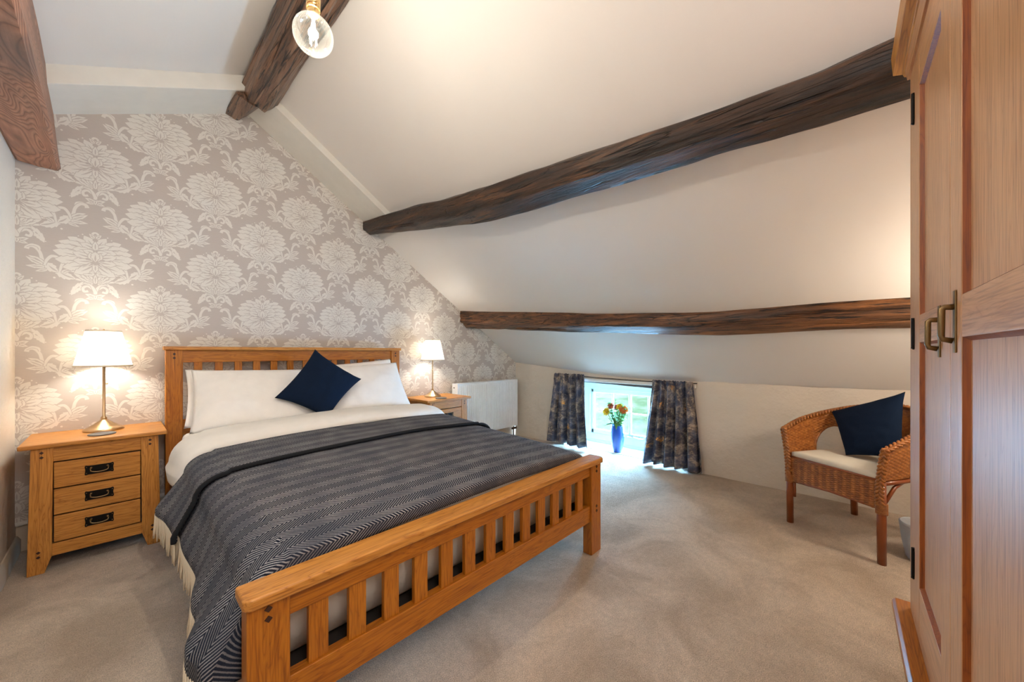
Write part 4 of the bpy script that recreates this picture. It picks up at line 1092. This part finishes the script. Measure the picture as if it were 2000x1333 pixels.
flower('small pink bloom at the top middle of the bouquet', 'flower', (3.74, 1.945, .492), PINK, .030, 4, 12, (-.8, -.3, .4), .008)
flower('yellow bloom low at the left of the bouquet', 'flower', (3.68, 2.035, .440), YELLOW, .046, 5, 18, (-.85, .1, .3), .0065, centre=LEAF2)
fo = thing('foliage', 'loose green foliage and leaf sprigs between the blooms in the vase', 'leaves', (VX, VY, .06))
random.seed(12)
def sprig(mb_l, mb_s, tip, nleaf, ln, w):
    nleaf = int(nleaf * 2.2); ln *= 1.5; w *= 1.9
    tip = Vector(tip); mid = Vector((tip.x * .3, tip.y * .3, min(.24, tip.z * .8))); mb_s.tube([(0, 0, 0), mid, tip], .0018, 5)
    for k in range(nleaf):
        t = (k + .6) / nleaf; c = mid.lerp(tip, t); a = k * 2.4 + random.random()
        leaf_blade(mb_l, c, (math.cos(a), math.sin(a), random.uniform(-.1, .7)), ln * random.uniform(.7, 1.1), w, .2)
st = MB()
for k, (tip, nl, ln, w, mt) in enumerate([((-.03, .10, .50 - .02), 9, .035, .007, 1), ((-.02, .02, .53), 7, .02, .006, 1), ((-.05, -.11, .44), 12, .03, .006, 2), ((-.07, -.06, .40), 12, .032, .007, 2), ((-.02, -.13, .50 - .04), 8, .025, .006, 1), ((-.06, .05, .40), 9, .04, .008, 2), ((-.05, -.02, .43), 9, .035, .008, 2), ((-.05, -.09, .47), 12, .03, .007, 2), ((-.02, -.05, .50 - .01), 10, .03, .007, 1), ((-.05, .07, .47), 10, .03, .007, 2), ((-.06, -.12, .38), 10, .03, .007, 2), ((.03, .06, .45), 8, .03, .007, 1), ((.03, -.06, .46), 8, .03, .007, 1)]):
    m_l = MB(); sprig(m_l, st, tip, nl, ln, w)
    o = m_l.build('leaf_sprig', LEAF1 if mt == 1 else LEAF2, fo, smooth=True); m_ = o.modifiers.new('s', 'SOLIDIFY'); m_.thickness = .0008; o['kind'] = 'stuff'
st.build('stems', LEAF2, fo, smooth=True)
for (b_, d, ln, w, dr, mt) in (((-.03, .03, .25), (-.5, .8, .35), .125, .024, .55, 1), ((-.03, .02, .25), (-.7, .55, .15), .12, .016, .3, 1), ((-.04, -.02, .25), (-.5, -.8, .30), .13, .011, .3, 1), ((-.04, .0, .24), (-.35, .25, 1), .15, .020, .12, 1), ((-.05, .0, .24), (-.6, .5, .9), .13, .013, .1, 2), ((-.04, .01, .24), (-.35, -.1, 1), .13, .014, .2, 2), ((-.05, -.01, .27), (-.5, -.25, -.6), .085, .011, .0, 2), ((-.03, -.02, .24), (-.3, -.5, .9), .12, .012, .1, 2)):
    mb = MB(); leaf_blade(mb, b_, d, ln, w, dr, 8); o = mb.build('long_leaf', LEAF1 if mt == 1 else LEAF2, fo, smooth=True); m_ = o.modifiers.new('s', 'SOLIDIFY'); m_.thickness = .001

# ------------------------------------------------------------------ wicker chair
CH = thing('wicker_armchair', 'honey brown wicker tub armchair beside the window wall', 'chair', (2.974, .335, 0), math.atan2(-.837, -.547))
WD, DP = .492, .524
def rim(s):      # s 0..1 from the left arm front round the back to the right arm front
    q = s if s <= .5 else 1 - s
    k = [0, .09, .20, .32, .42, .5]
    x = interp(q, k, [-.028, -.040, -.020, .040, .135, .246]); y = interp(q, k, [-.012, .14, .315, .455, .530, .552]); z = interp(q, k, [.592, .648, .690, .726, .752, .764])
    return (x if s <= .5 else WD - x), y, z
def smooth_rim(s):
    a = [rim(min(1, max(0, s + d))) for d in (-.03, -.015, 0, .015, .03)]
    if s < .03 or s > .97: return rim(s)
    return tuple(sum(p[i] for p in a) / 5 for i in range(3))
def base_(s):
    q = s if s <= .5 else 1 - s; k = [0, .09, .20, .32, .42, .5]
    x = interp(q, k, [.0, .0, .008, .055, .135, .246]); y = interp(q, k, [.0, .13, .30, .43, .485, .50])
    return (x if s <= .5 else WD - x), y, .43
def shell(s, t):
    r_, b_ = smooth_rim(s), base_(s); f = t
    return Vector((b_[0] + (r_[0] - b_[0]) * f, b_[1] + (r_[1] - b_[1]) * f, b_[2] + (r_[2] - b_[2]) * f))
def t0(s):
    q = s if s <= .5 else 1 - s; c_, hw = .235, .098
    if abs(q - c_) >= hw: return 0.0
    return .66 * (1 - ((q - c_) / hw) ** 2) ** .42
mb = MB(); ns, ntt = 620, 44; P = []
for j in range(ntt + 1):
    row = []
    for i in range(ns + 1):
        s = i / ns; a = t0(s); t = a + (1 - a) * j / ntt; p = shell(s, t)
        e = .004; nrm = (shell(min(1, s + e), t) - shell(max(0, s - e), t)).cross(shell(s, min(1, t + .02)) - shell(s, max(0, t - .02))); nrm.normalize()
        zrow = p.z / .0085; u = s * 1.55 / .021
        p = p + nrm * (.0022 * math.cos(PI * u) * (1 if int(zrow) % 2 else -1) * abs(math.sin(PI * (zrow % 1))) ** .5)
        row.append(p)
    P.append(row)
mb.grid(P); o = mb.build('woven_back_and_arms', WICK, CH, smooth=True); m_ = o.modifiers.new('s', 'SOLIDIFY'); m_.thickness = .009; m_.offset = 0
# arch edges
for sg in (0, 1):
    pts = []
    for i in range(33):
        q = .137 + (.333 - .137) * i / 32; s = q if sg == 0 else 1 - q; pts.append(shell(s, t0(s)))
    MB().tube(pts, .008, 8).build('arch_edge', WICK, CH, smooth=True)
# apron (woven front band)
mb = MB(); P = []
for j in range(57):
    z = .268 + (.424 - .268) * j / 56; row = []
    for i in range(181):
        x = .010 + (WD - .02) * i / 180; u = (x / .0215); zz = j / 56 * 24; sg = 1 if int(zz) % 2 else -1
        y = -.008 + .0024 * math.cos(PI * u) * sg * abs(math.sin(PI * (zz % 1))) ** .5
        row.append((x, y, z + .012 * (1 - (2 * i / 180 - 1) ** 2) * (1 - j / 56) + .012 * i / 180 * (1 - j / 56)))
    P.append(row)
mb.grid(P); o = mb.build('woven_apron', WICK2, CH, smooth=True); m_ = o.modifiers.new('s', 'SOLIDIFY'); m_.thickness = .010; m_.offset = 1
mb = MB()
for (a, b_) in (((.005, 0, .425), (WD - .005, 0, .430)), ((.005, 0, .27), (WD - .005, 0, .285))): mb.tube([a, ((a[0] + b_[0]) / 2, -.004, (a[2] + b_[2]) / 2 + (.010 if a[2] < .3 else 0)), b_], .007, 8)
mb.tube([(0, 0, .415), (0, .15, .415), (.01, .30, .415), (.06, .43, .415), (.246, .49, .415), (WD - .06, .43, .415), (WD - .01, .30, .415), (WD, .15, .415), (WD, 0, .415)], .012, 8)
mb.build('seat_frame', CANE, CH, smooth=True)
# seat deck
mb = MB(); mb.box(.012, WD - .012, .0, .42, .408, .420); mb.build('seat_deck', WICK, CH, bevel=.003)
def braid(path_fn, n, w, name, par=CH, th=.0058):
    mb = MB()
    for i in range(n):
        t = (i + .5) / n; dt = 1.35 / n
        for sg in (-1, 1):
            pts = []
            for k in range(5):
                q = k / 4; tt = min(1, max(0, t + dt * (q - .3) + (0.5 / n if sg > 0 else 0))); c, nrm, sd = path_fn(tt)
                off = sg * w * (1 - q * 1.12); pts.append(c + sd * off + nrm * (.004 + .006 * math.sin(PI * q)))
            mb.tube(pts, [th * .6, th, th * 1.05, th, th * .6], 6)
    pts = [path_fn(k / 40)[0] for k in range(41)]; mb.tube(pts, w * .62, 8)
    return mb.build(name, WICK, par, smooth=True)
def rim_fn(t):
    c = Vector(smooth_rim(t)); d = (Vector(smooth_rim(min(1, t + .01))) - Vector(smooth_rim(max(0, t - .01)))).normalized()
    out = d.cross(Vector((0, 0, 1))).normalized(); up = out.cross(d).normalized(); up = up if up.z > 0 else -up
    return c, up, out
braid(rim_fn, 70, .021, 'braided_rim', th=.0072)
def post_fn(sg):
    x0_, xt = (0.0, -.028) if sg < 0 else (WD, WD + .028)
    def f(t):
        z = .30 + (.600 - .30) * t; x = x0_ + (xt - x0_) * max(0, (t - .2) / .8) ** 1.5; return Vector((x, -.006 - .008 * t, z)), Vector((0, -1, 0)), Vector((1, 0, 0))
    return f
braid(post_fn(-1), 15, .019, 'braided_arm_front', th=.0078); braid(post_fn(1), 15, .019, 'braided_arm_front', th=.0078)
for x_ in (0.0, WD):
    lg = MB().tube([(x_, .002, 0), (x_, 0, .20), (x_, 0, .42)], [.0185, .0195, .018], 16).build('leg', CANE, CH, smooth=True)
    mb = MB()
    for k in range(9): mb.tube([(x_ + .0225 * math.cos(a), .0225 * math.sin(a), .262 + k * .0062 + .003 * a / 6.3) for a in np.linspace(0, 2 * PI, 17)], .0032, 5)
    mb.build('cane_binding', WICK, lg, smooth=True)
    xi = x_ + (.018 if x_ == 0 else -.018)
    MB().tube([(xi, .012, .28), (xi, .014, .21), (xi, .014, .17)], .010, 10).build('leg_splice', CANE, lg, smooth=True)
for x_, sg in ((.035, -1), (WD - .035, 1)):
    lg = MB().tube([(x_ + sg * .02, DP + .005, 0), (x_ + sg * .008, DP - .02, .16), (x_, DP - .07, .34), (x_ + sg * .0, DP - .09, .43)], [.0185, .0195, .019, .018], 14).build('leg', CANE, CH, smooth=True)
    MB().tube([(x_ + sg * .01, DP - .03, .20), (x_ + sg * .025, DP - .16, .34), (x_ + sg * .03, DP - .28, .412)], .011, 10).build('brace', CANE, CH, smooth=True)
    MB().tube([(x_ + sg * .03, .02, .30), (x_ + sg * .03, .10, .385), (x_ + sg * .03, .16, .41)], .009, 10).build('brace', CANE, CH, smooth=True)
# seat cushion
mb = MB(); n = 26; P = []
Rm = Matrix.Translation(CH.location) @ Matrix.Rotation(CH.rotation_euler.z, 4, 'Z')
sct = thing('seat_pad', 'thin cream seat pad on the wicker armchair', 'seat pad', CH.location, CH.rotation_euler.z)
for side in (0, 1):
    P = []
    for j in range(n + 1):
        v = j / n; row = []
        for i in range(n + 1):
            u = i / n; w_ = .232 * (1 - .10 * max(0, v - .4) ** 1.5 * 3); ed = min(1, min(u, 1 - u) * 9) ** .5 * min(1, min(v, 1 - v) * 9) ** .5
            z = .4445 + (1 if side else -1) * (.0125 + .0105 * ed) + (.003 * math.sin(u * 3) * ed if side else 0)
            row.append((WD / 2 + (u - .5) * 2 * w_, -.002 + v * .40, z))
        P.append(row)
    mb.grid(P)
b0 = []
for side, sgn in ((0, 1), (1, 1)): pass
# side walls
c = n + 1; m0 = c * c
def ring():
    r_ = [(0, i) for i in range(c)] + [(j, n) for j in range(1, c)] + [(n, i) for i in range(n - 1, -1, -1)] + [(j, 0) for j in range(n - 1, 0, -1)]
    return [j * c + i for (j, i) in r_]
rg = ring()
for k in range(len(rg)): a, b_ = rg[k], rg[(k + 1) % len(rg)]; mb.f.append((a, b_, b_ + m0, a + m0))
mb.build('pad_body', CREAMC, sct, bevel=0, smooth=True)
def loc(p): return tuple(Rm @ Vector(p))
pillow('cushion', 'navy square cushion leaning in the wicker armchair', 'cushion', loc((.0, .345, .703)), loc((.375, .375, .872)), loc((.205, .175, .475)), loc((.462, .20, .515)), .055, NAVY, 'navy cushions', pinch=.08, seed=8, wr=.004)

# ------------------------------------------------------------------ wardrobe
WA = math.atan(.0245)
WR = thing('wardrobe', 'tall oak two-door wardrobe with black iron hinges at the right', 'wardrobe', (1.70, -.112, 0), WA)
# local x runs from the far corner (0) to the near one (-1.2); local -y is the depth
WW, DD, HZ, BZ = 1.20, .56, 1.985, .285
def wb(x0, x1, y0, y1, z0, z1): return MB().box(x0, x1, y0, y1, z0, z1)
wb(-.022, 0, -DD, 0, BZ + .01, HZ).build('side_panel', WOAK['z'], WR, bevel=.002)
wb(-WW, -WW + .022, -DD, 0, BZ + .01, HZ).build('side_panel', WOAK['z'], WR, bevel=.002)
wb(-WW + .02, -.02, -DD, -DD + .01, BZ, HZ).build('back_panel', WOAK['z'], WR)
wb(-.1105, -.0225, -.022, 0.0, BZ + .012, HZ).build('face_stile', WOAK['z'], WR, bevel=.0015)
wb(-WW + .0225, -WW + .1105, -.022, 0.0, BZ + .012, HZ).build('face_stile', WOAK['z'], WR, bevel=.0015)
wb(-WW + .11, -.11, -.022, 0.0, 1.925, HZ).build('face_rail', WOAK['x'], WR, bevel=.0015)
wb(-WW + .11, -.11, -.022, 0.0, BZ + .012, BZ + .045).build('face_rail', WOAK['x'], WR, bevel=.0015)
# base: drawer plinth with a projecting moulding
wb(-WW, 0, -DD, 0, .0, BZ - .002).build('base', WOAK['x'], WR, bevel=.003)
MB().prism([(-DD, BZ - .022), (.034, BZ - .022), (.038, BZ - .016), (.038, BZ + .004), (.030, BZ + .014), (-DD, BZ + .014)], 'x', -WW - .037, .037).build('base_moulding', OAK['x'], WR, bevel=.002)
dr = wb(-WW + .06, -.06, -.002, .012, .055, BZ - .04).build('drawer', WOAK['x'], WR, bevel=.003)
for kx in (-.35, -.85): MB().tube([(kx - .05, .012, .165), (kx - .045, .034, .16), (kx + .045, .034, .16), (kx + .05, .012, .165)], .005, 8).build('drawer_handle', BLACK_METAL, dr, smooth=True)
# cornice
MB().prism([(-DD, HZ - .001), (.010, HZ - .001), (.014, HZ + .010), (.036, HZ + .016), (.040, HZ + .075), (-DD, HZ + .075)], 'x', -WW - .038, .038).build('cornice', PALE['x'], WR, bevel=.002)
MB().prism([(-.01, HZ - .03), (.006, HZ - .03), (.012, HZ + .004), (-.01, HZ + .004)], 'x', -WW - .004, .004).build('cornice_bead', WOAK['x'], WR)
# doors
def door(xa, xb, hand):
    # xa far edge, xb near edge (xa > xb); door flush with the frame, 20 mm thick
    z0, z1 = BZ + .050, 1.918; y1 = .002; y0 = -.020; st = .093
    d = thing_part('door', WR)
    wb(xa - st, xa - .0015, y0, y1, z0, z1).build('door_stile', WOAK['z'], d, bevel=.0015)
    wb(xb + .0015, xb + st, y0, y1, z0, z1).build('door_stile', WOAK['z'], d, bevel=.0015)
    for (a, b_) in ((z0, .455), (1.1255, 1.200), (1.828, z1)): wb(xb + st - .001, xa - st + .001, y0 + .001, y1 - .0005, a, b_).build('door_rail', WOAK['x'], d, bevel=.0015)
    for (a, b_) in ((.455, 1.1255), (1.200, 1.828)):
        wb(xb + st, xa - st, y0 + .002, y1 - .010, a, b_).build('door_panel', WOAK['z'], d)
        for xx in (xa - st, xb + st):
            s_ = -1 if xx == xa - st else 1
            MB().prism([(xx, y1 - .0012), (xx + s_ * .004, y1 - .010), (xx, y1 - .010)], 'z', a, b_).build('panel_moulding', OREV, d)
        MB().prism([(y1 - .001, b_), (y1 - .010, b_ - .006), (y1 - .010, b_)], 'x', xb + st, xa - st).build('panel_moulding', OREV, d)
        MB().prism([(y1 - .001, a), (y1 - .010, a + .006), (y1 - .010, a)], 'x', xb + st, xa - st).build('panel_moulding', OREV, d)
    return d
def thing_part(name, parent):
    # a part that carries sub-parts: a thin core board behind the stiles
    if name != 'door': raise ValueError
    return CUR['core']
CUR = {}
CUR['core'] = wb(-.602 + .004, -.1115 - .001, -.024, -.019, BZ + .052, 1.916).build('door', WOAK['z'], WR)
dA = door(-.1115, -.602, 1)
CUR['core'] = wb(-1.0885 + .001, -.602 - .004, -.024, -.019, BZ + .052, 1.916).build('door', WOAK['z'], WR)
dB = door(-.602, -1.0885, -1)
def latch(d, x, zlo, zhi, pull):
    mb = MB(); mb.box(x - .009, x + .009, .0018, .0048, zlo, zhi); mb.build('latch_plate', ANTIQUE, d, bevel=.001)
    zc_ = zhi - .030
    mb = MB(); mb.tube([(x, .003, zc_), (x, .0165, zc_), (x, .0195, zc_ - .003), (x, .0200, zc_ - .052), (x, .0180, zc_ - .059), (x, .006, zc_ - .062)], [.0058, .0052, .005, .005, .005, .0056], 10)
    mb.build('drop_handle', ANTIQUE, d, smooth=True)
latch(dA, -.502, 1.088, 1.198, 1); latch(dB, -.652, 1.098, 1.212, 1)
for z in (1.81, 1.155, .485):
    mb = MB(); mb.tube([(-.1115, .004, z - .043), (-.1115, .004, z + .043)], .0048, 10); mb.box(-.1195, -.1035, .0, .0032, z - .036, z + .036)
    mb.lathe([(.001, -.006), (.0055, -.002), (.0055, 0)], 10, (-.1115, .004, z - .043)); mb.build('hinge', BLACK_METAL, WR, smooth=True, sharp=40)

# pot behind the wardrobe
po = MB().lathe([(.0, .0), (.055, .0), (.062, .01), (.078, .10), (.085, .165), (.088, .19), (.082, .195), (.076, .19), (.070, .12), (.055, .03), (.0, .028)], 36, cap=False).build('waste_bin', POTM, smooth=True, sharp=70)
po.location = (2.90, -.235, 0); tag(po, 'small grey fabric bin on the carpet between the armchair and the wardrobe', 'bin')
